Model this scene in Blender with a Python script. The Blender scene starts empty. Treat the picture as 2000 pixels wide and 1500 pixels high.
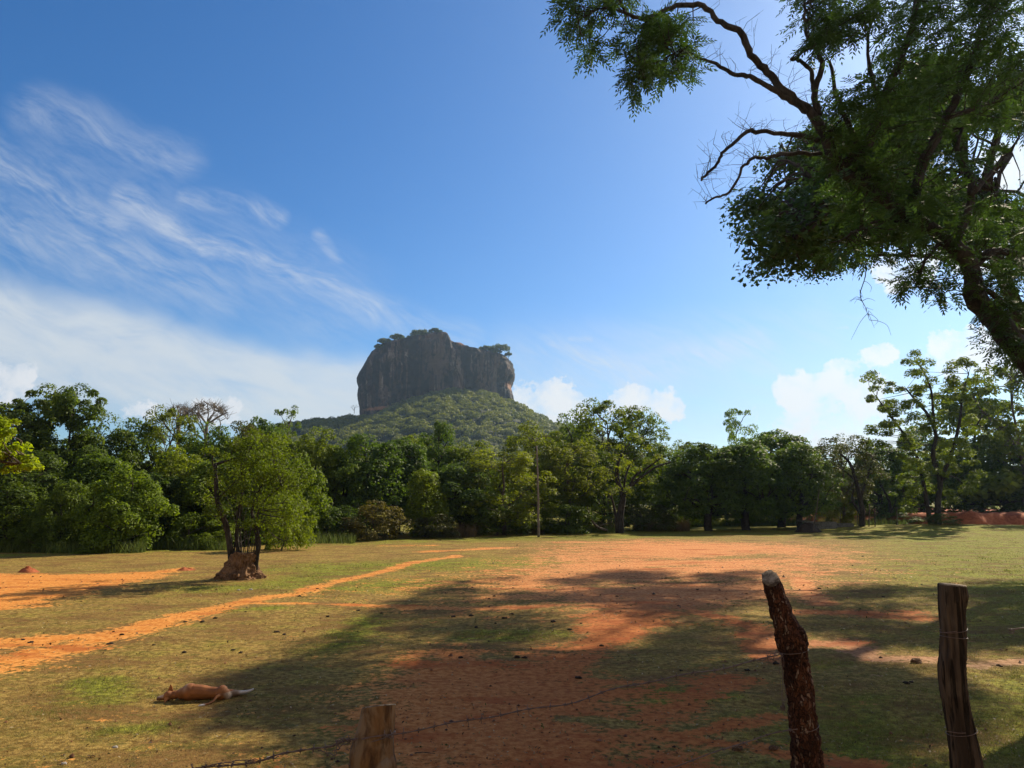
import bpy, bmesh, math, random
import numpy as np
from mathutils import Vector, noise as mnoise

# ------------------------------------------------------------------ camera, world, sun, exposure
S = bpy.context.scene
COL = S.collection
R = math.radians
FPX, CX, CY = 1444.4, 1000.0, 750.0          # focal length and centre in pixels of the 2000 x 1500 photograph
HCAM, PITCH = 2.8, math.atan((978 - 750) / 1444.4)
SUN_AZ, SUN_EL = R(41.0), R(36.0)            # azimuth clockwise from +Y, elevation

cam_d = bpy.data.cameras.new('camera')
cam_d.lens, cam_d.sensor_width = 26.0, 36.0
cam_d.clip_start, cam_d.clip_end = 0.1, 6000.0
cam = bpy.data.objects.new('camera', cam_d)
COL.objects.link(cam)
cam.location = (0, 0, HCAM)
cam.rotation_euler = (R(90) + PITCH, 0, 0)
S.camera = cam
S.view_settings.view_transform = 'Standard'
S.view_settings.look = 'None'
S.view_settings.exposure = 0.72
S.view_settings.gamma = 1.0
S.cycles.max_bounces = 8
S.cycles.diffuse_bounces = 3
S.cycles.glossy_bounces = 2
S.cycles.transmission_bounces = 4
S.cycles.transparent_max_bounces = 8
S.cycles.volume_bounces = 0
S.cycles.use_denoising = True


def ray(px, py):
    """direction through a point of the photograph, scaled so that its Y component is 1"""
    a, b = (px - CX) / FPX, (CY - py) / FPX
    y = math.cos(PITCH) - math.sin(PITCH) * b
    z = math.sin(PITCH) + math.cos(PITCH) * b
    return a / y, z / y


def at(px, py, Y):
    u, v = ray(px, py)
    return Vector((u * Y, Y, HCAM + v * Y))


def gpt(px, py, z=0.0):
    """where the ray meets the level z"""
    u, v = ray(px, py)
    Y = (z - HCAM) / v
    return (u * Y, Y)


class G:
    """small helper that builds shader node graphs"""
    def __init__(s, tree):
        s.t = tree
        s.t.nodes.clear()

    def n(s, typ, **kw):
        nd = s.t.nodes.new(typ)
        for k, v in kw.items():
            setattr(nd, k, v)
        return nd

    def put(s, sock, v):
        if hasattr(v, 'is_output'):
            s.t.links.new(v, sock)
        elif v is not None:
            if sock.type == 'RGBA' and len(v) == 3:
                v = (*v, 1)
            sock.default_value = v

    def m(s, op, a, b=None, c=None, clamp=False):
        nd = s.n('ShaderNodeMath', operation=op, use_clamp=clamp)
        for i, v in enumerate((a, b, c)):
            if v is not None:
                s.put(nd.inputs[i], v)
        return nd.outputs[0]

    def vm(s, op, a, b=None, scale=None):
        nd = s.n('ShaderNodeVectorMath', operation=op)
        s.put(nd.inputs[0], a)
        if b is not None:
            s.put(nd.inputs[1], b)
        if scale is not None:
            s.put(nd.inputs[3], scale)
        return nd.outputs['Value'] if op in ('DOT_PRODUCT', 'LENGTH', 'DISTANCE') else nd.outputs[0]

    def noise(s, vec, scale, detail=4, rough=0.55, dist=0.0, out='Fac'):
        nd = s.n('ShaderNodeTexNoise')
        if vec is not None:
            s.put(nd.inputs['Vector'], vec)
        nd.inputs['Scale'].default_value = scale
        nd.inputs['Detail'].default_value = detail
        nd.inputs['Roughness'].default_value = rough
        nd.inputs['Distortion'].default_value = dist
        return nd.outputs[out]

    def mix(s, f, a, b, blend='MIX'):
        nd = s.n('ShaderNodeMix', data_type='RGBA', blend_type=blend)
        s.put(nd.inputs[0], f)
        s.put(nd.inputs[6], a)
        s.put(nd.inputs[7], b)
        return nd.outputs[2]

    def mapr(s, v, a, b, c=0.0, d=1.0, smooth=True):
        nd = s.n('ShaderNodeMapRange', interpolation_type='SMOOTHSTEP' if smooth else 'LINEAR')
        for i, x in enumerate((v, a, b, c, d)):
            s.put(nd.inputs[i], x)
        return nd.outputs[0]

    def mapping(s, vec, scale=(1, 1, 1), rot=(0, 0, 0), loc=(0, 0, 0)):
        nd = s.n('ShaderNodeMapping')
        s.put(nd.inputs[0], vec)
        nd.inputs['Location'].default_value = loc
        nd.inputs['Rotation'].default_value = rot
        nd.inputs['Scale'].default_value = scale
        return nd.outputs[0]

    def attr(s, name, out='Fac'):
        return s.n('ShaderNodeAttribute', attribute_name=name).outputs[out]

    def coord(s, out='Object'):
        return s.n('ShaderNodeTexCoord').outputs[out]


# ---- sky: Nishita plus cirrus and cumulus given by direction
SKY_STRENGTH = 0.069
W = bpy.data.worlds.new('World')
S.world = W
W.use_nodes = True
g = G(W.node_tree)
sky = g.n('ShaderNodeTexSky', sky_type='NISHITA', sun_disc=False)
sky.sun_elevation = SUN_EL
sky.sun_rotation = SUN_AZ
sky.altitude = 200
sky.air_density = 1.0
sky.dust_density = 0.6
sky.ozone_density = 3.0
d = g.coord('Generated')
sep = g.n('ShaderNodeSeparateXYZ')
g.put(sep.inputs[0], d)
yy = g.m('MAXIMUM', sep.outputs[1], 0.05)
cmb = g.n('ShaderNodeCombineXYZ')
g.put(cmb.inputs[0], g.m('DIVIDE', sep.outputs[0], yy))
g.put(cmb.inputs[1], g.m('DIVIDE', sep.outputs[2], yy))
P0 = cmb.outputs[0]
warp = g.vm('SUBTRACT', g.noise(P0, 5.0, 3, out='Color'), (0.5, 0.5, 0.5))
P1 = g.vm('ADD', P0, g.vm('SCALE', warp, scale=0.06))


def capsule(a, b, r0, P):
    ua, va = ray(*a)
    ub, vb = ray(*b)
    ab = (ub - ua, vb - va, 0)
    l2 = ab[0] ** 2 + ab[1] ** 2
    pa = g.vm('SUBTRACT', P, (ua, va, 0))
    h = g.m('DIVIDE', g.vm('DOT_PRODUCT', pa, ab), l2, clamp=True)
    dist = g.vm('DISTANCE', pa, g.vm('SCALE', ab, scale=h))
    return g.mapr(dist, 0.0, r0 / FPX, 1.0, 0.0)


def maxof(lst):
    o = lst[0]
    for x in lst[1:]:
        o = g.m('MAXIMUM', o, x)
    return o


def scaled(v, k):
    return g.m('MULTIPLY', v, k)


streaks = [
    ((-120, 250), (230, 440), 75, .62), ((60, 215), (350, 310), 80, .42), ((240, 370), (430, 500), 56, .8),
    ((430, 480), (720, 615), 60, .75), ((370, 375), (540, 425), 40, .6), ((-60, 420), (420, 560), 130, .5), ((100, 340), (640, 600), 170, .34), ((1000, 700), (1600, 640), 90, .28),
    ((620, 460), (650, 515), 26, .55), ((620, 570), (900, 670), 60, .5),
    ((1080, 690), (1230, 730), 60, .8), ((1230, 735), (1480, 670), 66, .8), ((1100, 740), (1500, 700), 80, .45), ((1120, 665), (1160, 668), 16, .7),
    ((1610, 612), (1690, 622), 10, .8), ((1600, 640), (1660, 642), 8, .6),
]
cir = maxof([scaled(capsule(a, b, r, P1), k) for a, b, r, k in streaks])
fib = g.noise(g.mapping(g.mapping(P1, rot=(0, 0, R(27))), scale=(2.6, 11, 1)), 2.6, 8, 0.68, .35)
fib2 = g.noise(g.mapping(g.mapping(P1, rot=(0, 0, R(16))), scale=(2.2, 8, 1)), 3.0, 6, 0.62, 0.6)
fibf = g.noise(g.mapping(g.mapping(P1, rot=(0, 0, R(34))), scale=(7, 46, 1)), 2.6, 5, 0.6, .3)
cirrus = g.m('MULTIPLY', cir, g.mapr(g.m('ADD', g.m('MULTIPLY', fib, .75), g.m('MULTIPLY', fibf, .25)), 0.30, 0.72))
# the broad veil at the left
veil = maxof([capsule((-250, 560), (250, 705), 165, P1), capsule((150, 685), (740, 790), 125, P1),
              scaled(capsule((-200, 640), (500, 760), 150, P1), .9)])
veil = g.m('MULTIPLY', g.mapr(veil, 0.05, 0.75), g.mapr(g.m('ADD', g.m('MULTIPLY', fib2, .6), g.m('MULTIPLY', fib, .4)), 0.22, 0.62, 0.42, 0.92))
# faint haze veil low at the right
low = maxof([scaled(capsule((1050, 800), (1750, 800), 240, P0), .42)])
low = g.m('MULTIPLY', low, g.mapr(fib2, 0.2, 0.7, 0.5, 1.0))
# cumulus: soft ellipses eaten into by noise
puffs = [((1040, 790), (1120, 800), 58), ((1060, 770), (1085, 770), 38), ((1215, 785), (1310, 795), 38), ((1240, 772), (1260, 772), 24),
         ((1530, 765), (1590, 755), 32), ((1600, 765), (1700, 760), 40), ((1560, 800), (1740, 830), 72), ((1630, 720), (1730, 690), 24),
         ((1850, 690), (1960, 700), 60), ((1860, 665), (1900, 660), 36), ((-30, 740), (35, 745), 42), ((-30, 770), (40, 770), 34),
         ((260, 805), (300, 808), 26), ((400, 800), (450, 800), 30), ((1540, 845), (1600, 850), 34), ((1950, 330), (2100, 300), 70),
         ((1890, 500), (1990, 470), 55), ((1740, 520), (1800, 520), 50)]
cn = g.m('ADD', g.m('MULTIPLY', g.noise(P0, 22.0, 8, 0.62, 0.1), .75), g.m('MULTIPLY', g.noise(P0, 70.0, 4, 0.6), .25))
cu0 = maxof([capsule(a, b, r * 1.5, P0) for a, b, r in puffs])
cu = g.mapr(g.m('ADD', cu0, g.m('MULTIPLY', g.m('SUBTRACT', cn, 0.5), 4.2)), 0.30, 0.66)
cu = g.m('MULTIPLY', cu, g.mapr(cu0, 0.02, 0.22))
cu = g.m('MULTIPLY', cu, g.mapr(g.noise(g.vm('ADD', P0, (.0, .012, 0)), 22.0, 8, .62, .1), 0.34, 0.60, 0.38, 1.0))
front = g.mapr(sep.outputs[1], 0.1, 0.3)
skyc = g.n('ShaderNodeHueSaturation')
skyc.inputs['Saturation'].default_value = 1.30
skyc.inputs['Value'].default_value = 1.0
g.put(skyc.inputs['Color'], sky.outputs[0])
c = g.mix(1.0, skyc.outputs[0], (.84, .97, 1.10), 'MULTIPLY')
CW = 6.9
c = g.mix(g.m('MULTIPLY', front, g.m('MULTIPLY', low, 1.0)), c, (CW * .78, CW * .86, CW * .95))
c = g.mix(g.m('MULTIPLY', front, cirrus), c, (CW * .86, CW * .92, CW * 1.0))
c = g.mix(g.m('MULTIPLY', front, veil), c, (CW * .88, CW * .95, CW * 1.0))
c = g.mix(g.m('MULTIPLY', front, cu), c, (CW * 1.05, CW * 1.08, CW * 1.12))
# broken warm cloud added to the unseen sky behind the camera, lifting and warming shadows
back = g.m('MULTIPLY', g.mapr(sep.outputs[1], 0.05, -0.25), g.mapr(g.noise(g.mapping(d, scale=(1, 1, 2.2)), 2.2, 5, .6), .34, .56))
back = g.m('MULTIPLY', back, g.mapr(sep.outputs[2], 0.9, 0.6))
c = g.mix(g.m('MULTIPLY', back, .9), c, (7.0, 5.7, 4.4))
bg = g.n('ShaderNodeBackground')
bg.inputs[1].default_value = SKY_STRENGTH
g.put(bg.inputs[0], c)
wo = g.n('ShaderNodeOutputWorld')
g.t.links.new(bg.outputs[0], wo.inputs[0])
W.cycles.sampling_method = 'MANUAL'
W.cycles.sample_map_resolution = 512

SUNDIR = Vector((math.sin(SUN_AZ) * math.cos(SUN_EL), math.cos(SUN_AZ) * math.cos(SUN_EL), math.sin(SUN_EL)))
sun_d = bpy.data.lights.new('sun', 'SUN')
sun_d.energy, sun_d.angle, sun_d.color = 5.0, R(0.55), (1.0, 0.86, 0.64)
sun = bpy.data.objects.new('sun', sun_d)
COL.objects.link(sun)
sun.rotation_euler = SUNDIR.to_track_quat('Z', 'Y').to_euler()

# ------------------------------------------------------------------ helpers
def tag(o, label=None, cat=None, group=None, kind=None):
    if label: o['label'] = label
    if cat: o['category'] = cat
    if group: o['group'] = group
    if kind: o['kind'] = kind
    return o


def empty(name, loc=(0, 0, 0), label=None, cat=None, group=None):
    o = bpy.data.objects.new(name, None)
    o.empty_display_size = 0.3
    COL.objects.link(o)
    o.location = loc
    return tag(o, label, cat, group)


class MB:
    """gathers quads and triangles, links them as ONE mesh object"""
    def __init__(s):
        s.v, s.q, s.t, s.n = [], [], [], 0
        s.attr = {}

    def add(s, v, q=None, t=None):
        v = np.asarray(v, float).reshape(-1, 3)
        if q is not None and len(q): s.q.append(np.asarray(q, int).reshape(-1, 4) + s.n)
        if t is not None and len(t): s.t.append(np.asarray(t, int).reshape(-1, 3) + s.n)
        s.v.append(v)
        s.n += len(v)

    def mesh(s, name, smooth=False):
        me = bpy.data.meshes.new(name)
        v = np.concatenate(s.v) if s.v else np.zeros((0, 3))
        q = np.concatenate(s.q) if s.q else np.zeros((0, 4), int)
        t = np.concatenate(s.t) if s.t else np.zeros((0, 3), int)
        me.vertices.add(len(v))
        me.vertices.foreach_set('co', v.astype(np.float32).ravel())
        loops = np.concatenate([q.ravel(), t.ravel()]).astype(np.int32)
        me.loops.add(len(loops))
        me.loops.foreach_set('vertex_index', loops)
        me.polygons.add(len(q) + len(t))
        st = np.concatenate([np.arange(len(q)) * 4, len(q) * 4 + np.arange(len(t)) * 3]).astype(np.int32)
        me.polygons.foreach_set('loop_start', st)
        if smooth:
            me.polygons.foreach_set('use_smooth', np.ones(len(q) + len(t), bool))
        me.update(calc_edges=True)
        for k, a in s.attr.items():
            a = np.concatenate(a) if isinstance(a, list) else a
            if a.ndim == 1:
                at_ = me.attributes.new(k, 'FLOAT', 'POINT')
                at_.data.foreach_set('value', a.astype(np.float32))
            else:
                at_ = me.attributes.new(k, 'FLOAT_COLOR', 'POINT')
                c4 = np.ones((len(a), 4), np.float32)
                c4[:, :3] = a
                at_.data.foreach_set('color', c4.ravel())
        return me

    def build(s, name, m, parent=None, smooth=False):
        me = s.mesh(name, smooth)
        if m: me.materials.append(m)
        o = bpy.data.objects.new(name, me)
        COL.objects.link(o)
        if parent: o.parent = parent
        return o


def copy_tree(o, parent=None):
    c = o.copy()
    COL.objects.link(c)
    c.parent = parent
    for ch in o.children:
        copy_tree(ch, c)
    return c


def tube(mb, pts, rad, n=7, cap=True, wob=0.0, rng=None):
    pts = np.asarray([tuple(p) for p in pts], float)
    k = len(pts)
    rad = np.broadcast_to(np.asarray(rad, float), (k,)) if np.ndim(rad) else np.full(k, rad)
    tan = np.gradient(pts, axis=0)
    tan /= np.linalg.norm(tan, axis=1)[:, None] + 1e-9
    up = np.array([0, 0, 1.0]) if abs(tan[0][2]) < .9 else np.array([1.0, 0, 0])
    a = np.cross(tan[0], up)
    a /= np.linalg.norm(a)
    V = []
    for i in range(k):
        a = a - tan[i] * (a @ tan[i])
        a /= np.linalg.norm(a) + 1e-9
        b = np.cross(tan[i], a)
        th = np.arange(n) * 2 * np.pi / n
        rr = rad[i] * (1 + (rng.uniform(-wob, wob, n) if wob else 0))
        V.append(pts[i] + (np.cos(th) * rr)[:, None] * a + (np.sin(th) * rr)[:, None] * b)
    V = np.concatenate(V)
    i, j = np.meshgrid(np.arange(k - 1), np.arange(n), indexing='ij')
    j2 = (j + 1) % n
    q = np.stack([i * n + j, i * n + j2, (i + 1) * n + j2, (i + 1) * n + j], -1).reshape(-1, 4)
    t = []
    if cap:
        V = np.concatenate([V, pts[-1:], pts[:1]])
        e, s0 = k * n, k * n + 1
        for x in range(n):
            t.append(((k - 1) * n + x, (k - 1) * n + (x + 1) % n, e))
            t.append(((x + 1) % n, x, s0))
    mb.add(V, q, t)


def smooth_path(pts, sub=4):
    """Catmull-Rom through pts"""
    P = np.asarray([tuple(p) for p in pts], float)
    if len(P) < 3:
        return P
    E = np.concatenate([[2 * P[0] - P[1]], P, [2 * P[-1] - P[-2]]])
    out = []
    for i in range(1, len(E) - 2):
        for t in np.arange(sub) / sub:
            a, b, c_, d_ = E[i - 1], E[i], E[i + 1], E[i + 2]
            out.append(.5 * (2 * b + (c_ - a) * t + (2 * a - 5 * b + 4 * c_ - d_) * t * t + (3 * b - a - 3 * c_ + d_) * t ** 3))
    out.append(P[-1])
    return np.array(out)


def unit(v):
    return v / (np.linalg.norm(v, axis=-1, keepdims=True) + 1e-9)


def leaves(mb, pos, nrm, L, Wd, rng, fold=0.0):
    """one rhombic leaf per point"""
    n = len(pos)
    r = unit(rng.normal(size=(n, 3)))
    a = unit(np.cross(nrm, r))
    a[:, 2] -= 0.15
    a = unit(a)
    b = unit(np.cross(nrm, a))
    L = np.broadcast_to(L, (n,)) * rng.uniform(.65, 1.3, n)
    Wd = np.broadcast_to(Wd, (n,)) * rng.uniform(.7, 1.25, n)
    la, wb = a * (L / 2)[:, None], b * (Wd / 2)[:, None]
    up = nrm * (Wd * fold)[:, None]
    V = np.stack([pos - la, pos - la * .1 + wb + up, pos + la, pos - la * .1 - wb + up], 1).reshape(-1, 3)
    mb.add(V, np.arange(4 * n).reshape(n, 4))


def clump_leaves(mb, cen, rad, per, L, Wd, rng, outward=.55, upw=.55, jit=.7, inner=.45, low=-.55):
    cen, rad = np.asarray(cen, float), np.asarray(rad, float)
    n = len(cen) * per
    idx = np.repeat(np.arange(len(cen)), per)
    dr = unit(rng.normal(size=(n, 3)))
    fl = (dr[:, 2] < low)
    dr[fl, 2] *= -1
    rr = rng.uniform(inner, 1, n) ** .6
    pos = cen[idx] + dr * rad[idx] * rr[:, None]
    nrm = unit(dr * outward + np.array([0, 0, upw]) + rng.normal(size=(n, 3)) * jit * .6)
    leaves(mb, pos, nrm, L, Wd, rng, .12)


def grow(mb, rng, trunk, trad, cen, mains=6, r_limb=.09, r_tw=.025, sides=6, low_limb=.3, arc=.10):
    """limbs from a trunk polyline to the clump centres"""
    trunk = np.asarray(trunk, float)
    cen = np.asarray(cen, float)
    tube(mb, trunk, trad, sides + 2, wob=.06, rng=rng)
    sel = [int(rng.integers(len(cen)))]
    dm = np.linalg.norm(cen - cen[sel[0]], axis=1)
    while len(sel) < min(mains, len(cen)):
        k = int(dm.argmax())
        sel.append(k)
        dm = np.minimum(dm, np.linalg.norm(cen - cen[k], axis=1))
    pool = [trunk[len(trunk) // 2:]]
    zt = trunk[-1][2]

    def link(a, b, r0, r1, s):
        mid = (a + b) / 2 + rng.normal(size=3) * np.linalg.norm(b - a) * .09
        mid[2] += np.linalg.norm((b - a)[:2]) * arc
        p = smooth_path([a, mid, b], 4)
        p[1:-1] += rng.normal(size=p[1:-1].shape) * np.linalg.norm(b - a) * .012
        tube(mb, p, np.linspace(r0, r1, len(p)), s, cap=False)
        return p
    for k in sel:
        h = np.linalg.norm(cen[k][:2] - trunk[-1][:2])
        j = int(np.abs(trunk[:, 2] - (cen[k][2] - .75 * h - .3)).argmin())
        j = max(j, int(len(trunk) * low_limb))
        pool.append(link(trunk[j], cen[k], r_limb, r_tw, sides))
    P = np.concatenate(pool)
    for k in range(len(cen)):
        if k in sel: continue
        dd = np.linalg.norm(P - cen[k], axis=1) + np.maximum(0, P[:, 2] - cen[k][2]) * 1.2
        link(P[int(dd.argmin())], cen[k], r_tw * 1.4, r_tw * .5, 4)


# ------------------------------------------------------------------ materials
def new_mat(name):
    m = bpy.data.materials.new(name)
    m.use_nodes = True
    return m, G(m.node_tree)


def out(g, shader):
    o = g.n('ShaderNodeOutputMaterial')
    g.t.links.new(shader, o.inputs[0])


def principled(g, color, rough=.8, normal=None, spec=.3):
    p = g.n('ShaderNodeBsdfPrincipled')
    g.put(p.inputs['Base Color'], color)
    g.put(p.inputs['Roughness'], rough)
    p.inputs['Specular IOR Level'].default_value = spec
    if normal is not None: g.put(p.inputs['Normal'], normal)
    return p.outputs[0]


def bump(g, h, strength=.5, dist=.05):
    b = g.n('ShaderNodeBump')
    b.inputs['Strength'].default_value = strength
    b.inputs['Distance'].default_value = dist
    g.put(b.inputs['Height'], h)
    return b.outputs[0]


def leaf_mat(name, dark, light, trans=.42, tcol=(1.6, 1.6, .5), rough=.62, nscale=.7, spec=.2):
    m, g = new_mat(name)
    geo = g.n('ShaderNodeNewGeometry')
    oi = g.n('ShaderNodeObjectInfo')
    nz = g.noise(g.vm('ADD', g.coord('Object'), oi.outputs['Location']), nscale, 3)
    f = g.m('ADD', g.m('MULTIPLY', geo.outputs['Random Per Island'], .55), g.m('MULTIPLY', g.mapr(nz, .3, .7), .5))
    c = g.mix(f, dark, light)
    c = g.mix(1.0, c, oi.outputs['Color'], 'MULTIPLY')
    p = principled(g, c, rough, spec=spec)
    tr = g.n('ShaderNodeBsdfTranslucent')
    g.put(tr.inputs[0], g.mix(1.0, c, tcol, 'MULTIPLY'))
    mx = g.n('ShaderNodeMixShader')
    mx.inputs[0].default_value = trans
    g.t.links.new(p, mx.inputs[1])
    g.t.links.new(tr.outputs[0], mx.inputs[2])
    out(g, mx.outputs[0])
    return m


def bark_mat(name, a, b, scale=3.0, bs=.6, stretch=.25):
    m, g = new_mat(name)
    co = g.mapping(g.coord('Object'), scale=(1, 1, stretch))
    n1 = g.noise(co, scale * 4, 6, .65)
    n2 = g.noise(g.coord('Object'), scale * .6, 3)
    c = g.mix(g.mapr(g.m('ADD', g.m('MULTIPLY', n1, .6), g.m('MULTIPLY', n2, .4)), .35, .65), a, b)
    out(g, principled(g, c, .9, bump(g, n1, bs, .02), .15))
    return m


M = {}
M['leaf_mid'] = leaf_mat('forest_leaf', (.052, .084, .010), (.155, .205, .024))
M['leaf_dark'] = leaf_mat('dark_forest_leaf', (.040, .072, .016), (.120, .175, .030), .42)
M['leaf_light'] = leaf_mat('pale_forest_leaf', (.080, .105, .012), (.195, .225, .028), .47)
M['leaf_olive'] = leaf_mat('olive_forest_leaf', (.050, .055, .018), (.105, .110, .034), .3)
M['leaf_neem'] = leaf_mat('feathery_leaf', (.017, .042, .019), (.048, .090, .028), .42, nscale=.5)
M['leaf_far'] = leaf_mat('hill_leaf', (.050, .078, .018), (.22, .235, .055), .32, nscale=.04)
M['bark'] = bark_mat('grey_bark', (.045, .035, .027), (.13, .105, .080))
M['bark_dark'] = bark_mat('dark_bark', (.014, .012, .010), (.058, .047, .038), 4, .9)
M['bark_pale'] = bark_mat('pale_bark', (.10, .085, .070), (.22, .19, .16))
M['bark_red'] = bark_mat('red_flaky_bark', (.016, .007, .004), (.13, .055, .028), 9, 1.0, .3)
M['weathered'] = bark_mat('weathered_wood', (.014, .009, .006), (.10, .066, .042), 9, .9, .07)
M['peeled'] = bark_mat('peeled_wood', (.12, .055, .018), (.42, .25, .11), 4, .4, .22)
M['cut_wood'] = bark_mat('cut_wood', (.12, .08, .045), (.34, .26, .165), 9, .5, 1)
M['soil_clod'] = bark_mat('dry_soil', (.065, .034, .017), (.25, .140, .072), 5, 1.0, .5)
M['red_soil'] = bark_mat('red_soil', (.20, .048, .018), (.45, .140, .055), .8, 1.0, 1)
M['dung'] = bark_mat('dry_dung', (.018, .012, .008), (.06, .042, .028), 20, 1.0, 1)
M['concrete'] = bark_mat('stained_concrete', (.05, .05, .045), (.16, .155, .14), 2, .5, 1)
M['stone'] = bark_mat('pale_stone', (.25, .22, .18), (.5, .45, .38), 8, .5, 1)
m, g = new_mat('rusty_wire')
out(g, principled(g, g.mix(g.noise(g.coord('Object'), 60, 3), (.045, .028, .022), (.17, .10, .075)), .6, spec=.5))
M['wire'] = m

# ------------------------------------------------------------------ ground
def sstep(x, a, b):
    t = np.clip((x - a) / (b - a), 0, 1)
    return t * t * (3 - 2 * t)


_rg = np.random.default_rng(5)
_wav = [(_rg.uniform(-1, 1), _rg.uniform(-1, 1), _rg.uniform(0, 6.28)) for _ in range(14)]


def lumps(x, y, f):
    s = 0
    for i, (a, b, p) in enumerate(_wav):
        k = f * (1 + i * .33)
        s = s + np.sin((a * x + b * y) * k + p) / (1 + i * .28)
    return s / 3.0


def gz(x, y):
    x, y = np.asarray(x, float), np.asarray(y, float)
    z = lumps(x, y, .35) * .045 * sstep(y, 5, 14) + lumps(x + 9, y, 1.5) * .018
    z = z + 1.1 * (1 - sstep(y, 3.4, 7.4))                                       # roadside bank that carries the fence
    z = z + .55 * np.exp(-((x - 44) / 16) ** 2 - ((y - 72) / 9) ** 2)            # grassy rise in front of the red bank
    return z


def gpz(px, py):
    x, y = gpt(px, py)
    for _ in range(5):
        x, y = gpt(px, py, float(gz(x, y)))
    return np.array((x, y, float(gz(x, y))))


def stroke_mask(X, Y, pts, hw):
    """1 on the line, 0 at its half width; hw in metres, one per point"""
    best = np.zeros_like(X)
    for (a, ra), (b, rb) in zip(list(zip(pts, hw))[:-1], list(zip(pts, hw))[1:]):
        ax, ay = a
        bx, by = b
        l2 = (bx - ax) ** 2 + (by - ay) ** 2 + 1e-9
        h = np.clip(((X - ax) * (bx - ax) + (Y - ay) * (by - ay)) / l2, 0, 1)
        dd = np.hypot(X - ax - h * (bx - ax), Y - ay - h * (by - ay))
        best = np.maximum(best, 1 - dd / (ra + (rb - ra) * h) * .5)
    return np.clip(best, 0, 1)


def poly_mask(X, Y, pts, soft):
    """0.5 on the outline, rising inside, falling outside over soft metres"""
    px, py = np.array([p[0] for p in pts]), np.array([p[1] for p in pts])
    ins = np.zeros(X.shape, bool)
    dist = np.full(X.shape, 1e9)
    n = len(px)
    for i in range(n):
        x1, y1, x2, y2 = px[i], py[i], px[(i + 1) % n], py[(i + 1) % n]
        cnd = ((y1 > Y) != (y2 > Y)) & (X < (x2 - x1) * (Y - y1) / (y2 - y1 + 1e-12) + x1)
        ins ^= cnd
        h = np.clip(((X - x1) * (x2 - x1) + (Y - y1) * (y2 - y1)) / ((x2 - x1) ** 2 + (y2 - y1) ** 2 + 1e-9), 0, 1)
        dist = np.minimum(dist, np.hypot(X - x1 - h * (x2 - x1), Y - y1 - h * (y2 - y1)))
    return np.clip(.5 + np.where(ins, 1, -1) * dist / soft * .5, 0, 1)


def pg(*pp):
    return [gpt(*p) for p in pp]


def soil_mask(X, Y):
    s = np.zeros_like(X)
    for pts, hw in [
        ([(-60, 1300), (60, 1278), (200, 1243), (320, 1215), (420, 1190), (500, 1172), (580, 1160), (660, 1138), (730, 1120)],
         [1.0, 1.0, .8, .62, .55, .5, .45, .4, .35]),
        ([(730, 1120), (800, 1102), (890, 1084)], [.35, .45, .4]),
        ([(-40, 1252), (90, 1248), (160, 1240)], [.7, .75, .5]),
        ([(500, 1180), (640, 1184), (800, 1188), (960, 1190), (1090, 1184)], [.3, .3, .34, .4, .4]),
        ([(750, 1066), (850, 1066)], [.5, .4]), ([(830, 1077), (990, 1070)], [.7, .7]),
        ([(360, 1110), (300, 1118)], [.5, .6]),
        ([(1130, 1150), (1250, 1195), (1190, 1245), (1120, 1310), (1050, 1400), (980, 1520)], [1.4, 1.5, 1.3, 1.25, 2.0, 2.6]),
        ([(800, 1400), (1000, 1400)], [.9, .9]), ([(1090, 1060), (1250, 1057)], [.8, .9]),
        ([(1320, 1440), (1480, 1460), (1690, 1500)], [.25, .35, .35]),
        ([(1360, 1430), (1520, 1400)], [.22, .22]), ([(1900, 1304), (2040, 1292)], [.22, .3]),
        ([(1540, 1262), (1650, 1255), (1700, 1285), (1850, 1290)], [.25, .5, .45, .3]), ([(1560, 1130), (1600, 1180)], [.5, .5]),
        ([(1560, 1195), (1770, 1200)], [.5, .75]), ([(1330, 1190), (1480, 1230), (1500, 1290)], [.5, .55, .4]),
        ([(1180, 1450), (1420, 1330)], [.5, .5]),
    ]:
        s = np.maximum(s, .84 * stroke_mask(X, Y, [gpt(*p) for p in pts], hw))
    for pts, soft in [
        (pg((-80, 1122), (180, 1119), (340, 1114), (310, 1130), (170, 1160), (60, 1183), (-80, 1198)), 1.2),
        (pg((870, 1148), (1000, 1118), (1090, 1085), (1140, 1063), (1290, 1056), (1580, 1064), (1640, 1096), (1560, 1132), (1380, 1140), (1200, 1140), (1120, 1165), (960, 1168)), 7.5),
        (pg((1130, 1150), (1500, 1130), (1560, 1160), (1400, 1190), (1180, 1200)), 2.0),
        (pg((560, 1540), (690, 1300), (900, 1200), (1130, 1160), (1520, 1150), (1600, 1230), (1530, 1330), (1560, 1540)), -7.0),
        (pg((640, 1520), (690, 1400), (760, 1300), (900, 1250), (1000, 1300), (1100, 1240), (1160, 1290), (1140, 1360), (1220, 1430), (1330, 1520)), 1.4),
    ]:
        s = np.maximum(s, poly_mask(X, Y, pts, abs(soft)) * (.48 if soft < 0 else 1))
    cut = np.zeros_like(X)
    for pts, hw in [([(1300, 1092), (1480, 1088)], [1.6, 1.6]), ([(1290, 1108), (1350, 1105)], [.7, .7]),
                    ([(960, 1245), (1090, 1240)], [.5, .45]), ([(1210, 1300), (1330, 1240)], [.6, .6]),
                    ([(1100, 1405), (1240, 1415)], [.14, .18])]:
        cut = np.maximum(cut, stroke_mask(X, Y, [gpt(*p) for p in pts], hw))
    s = s - cut * .42
    return np.clip(s, 0, 1)


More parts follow.
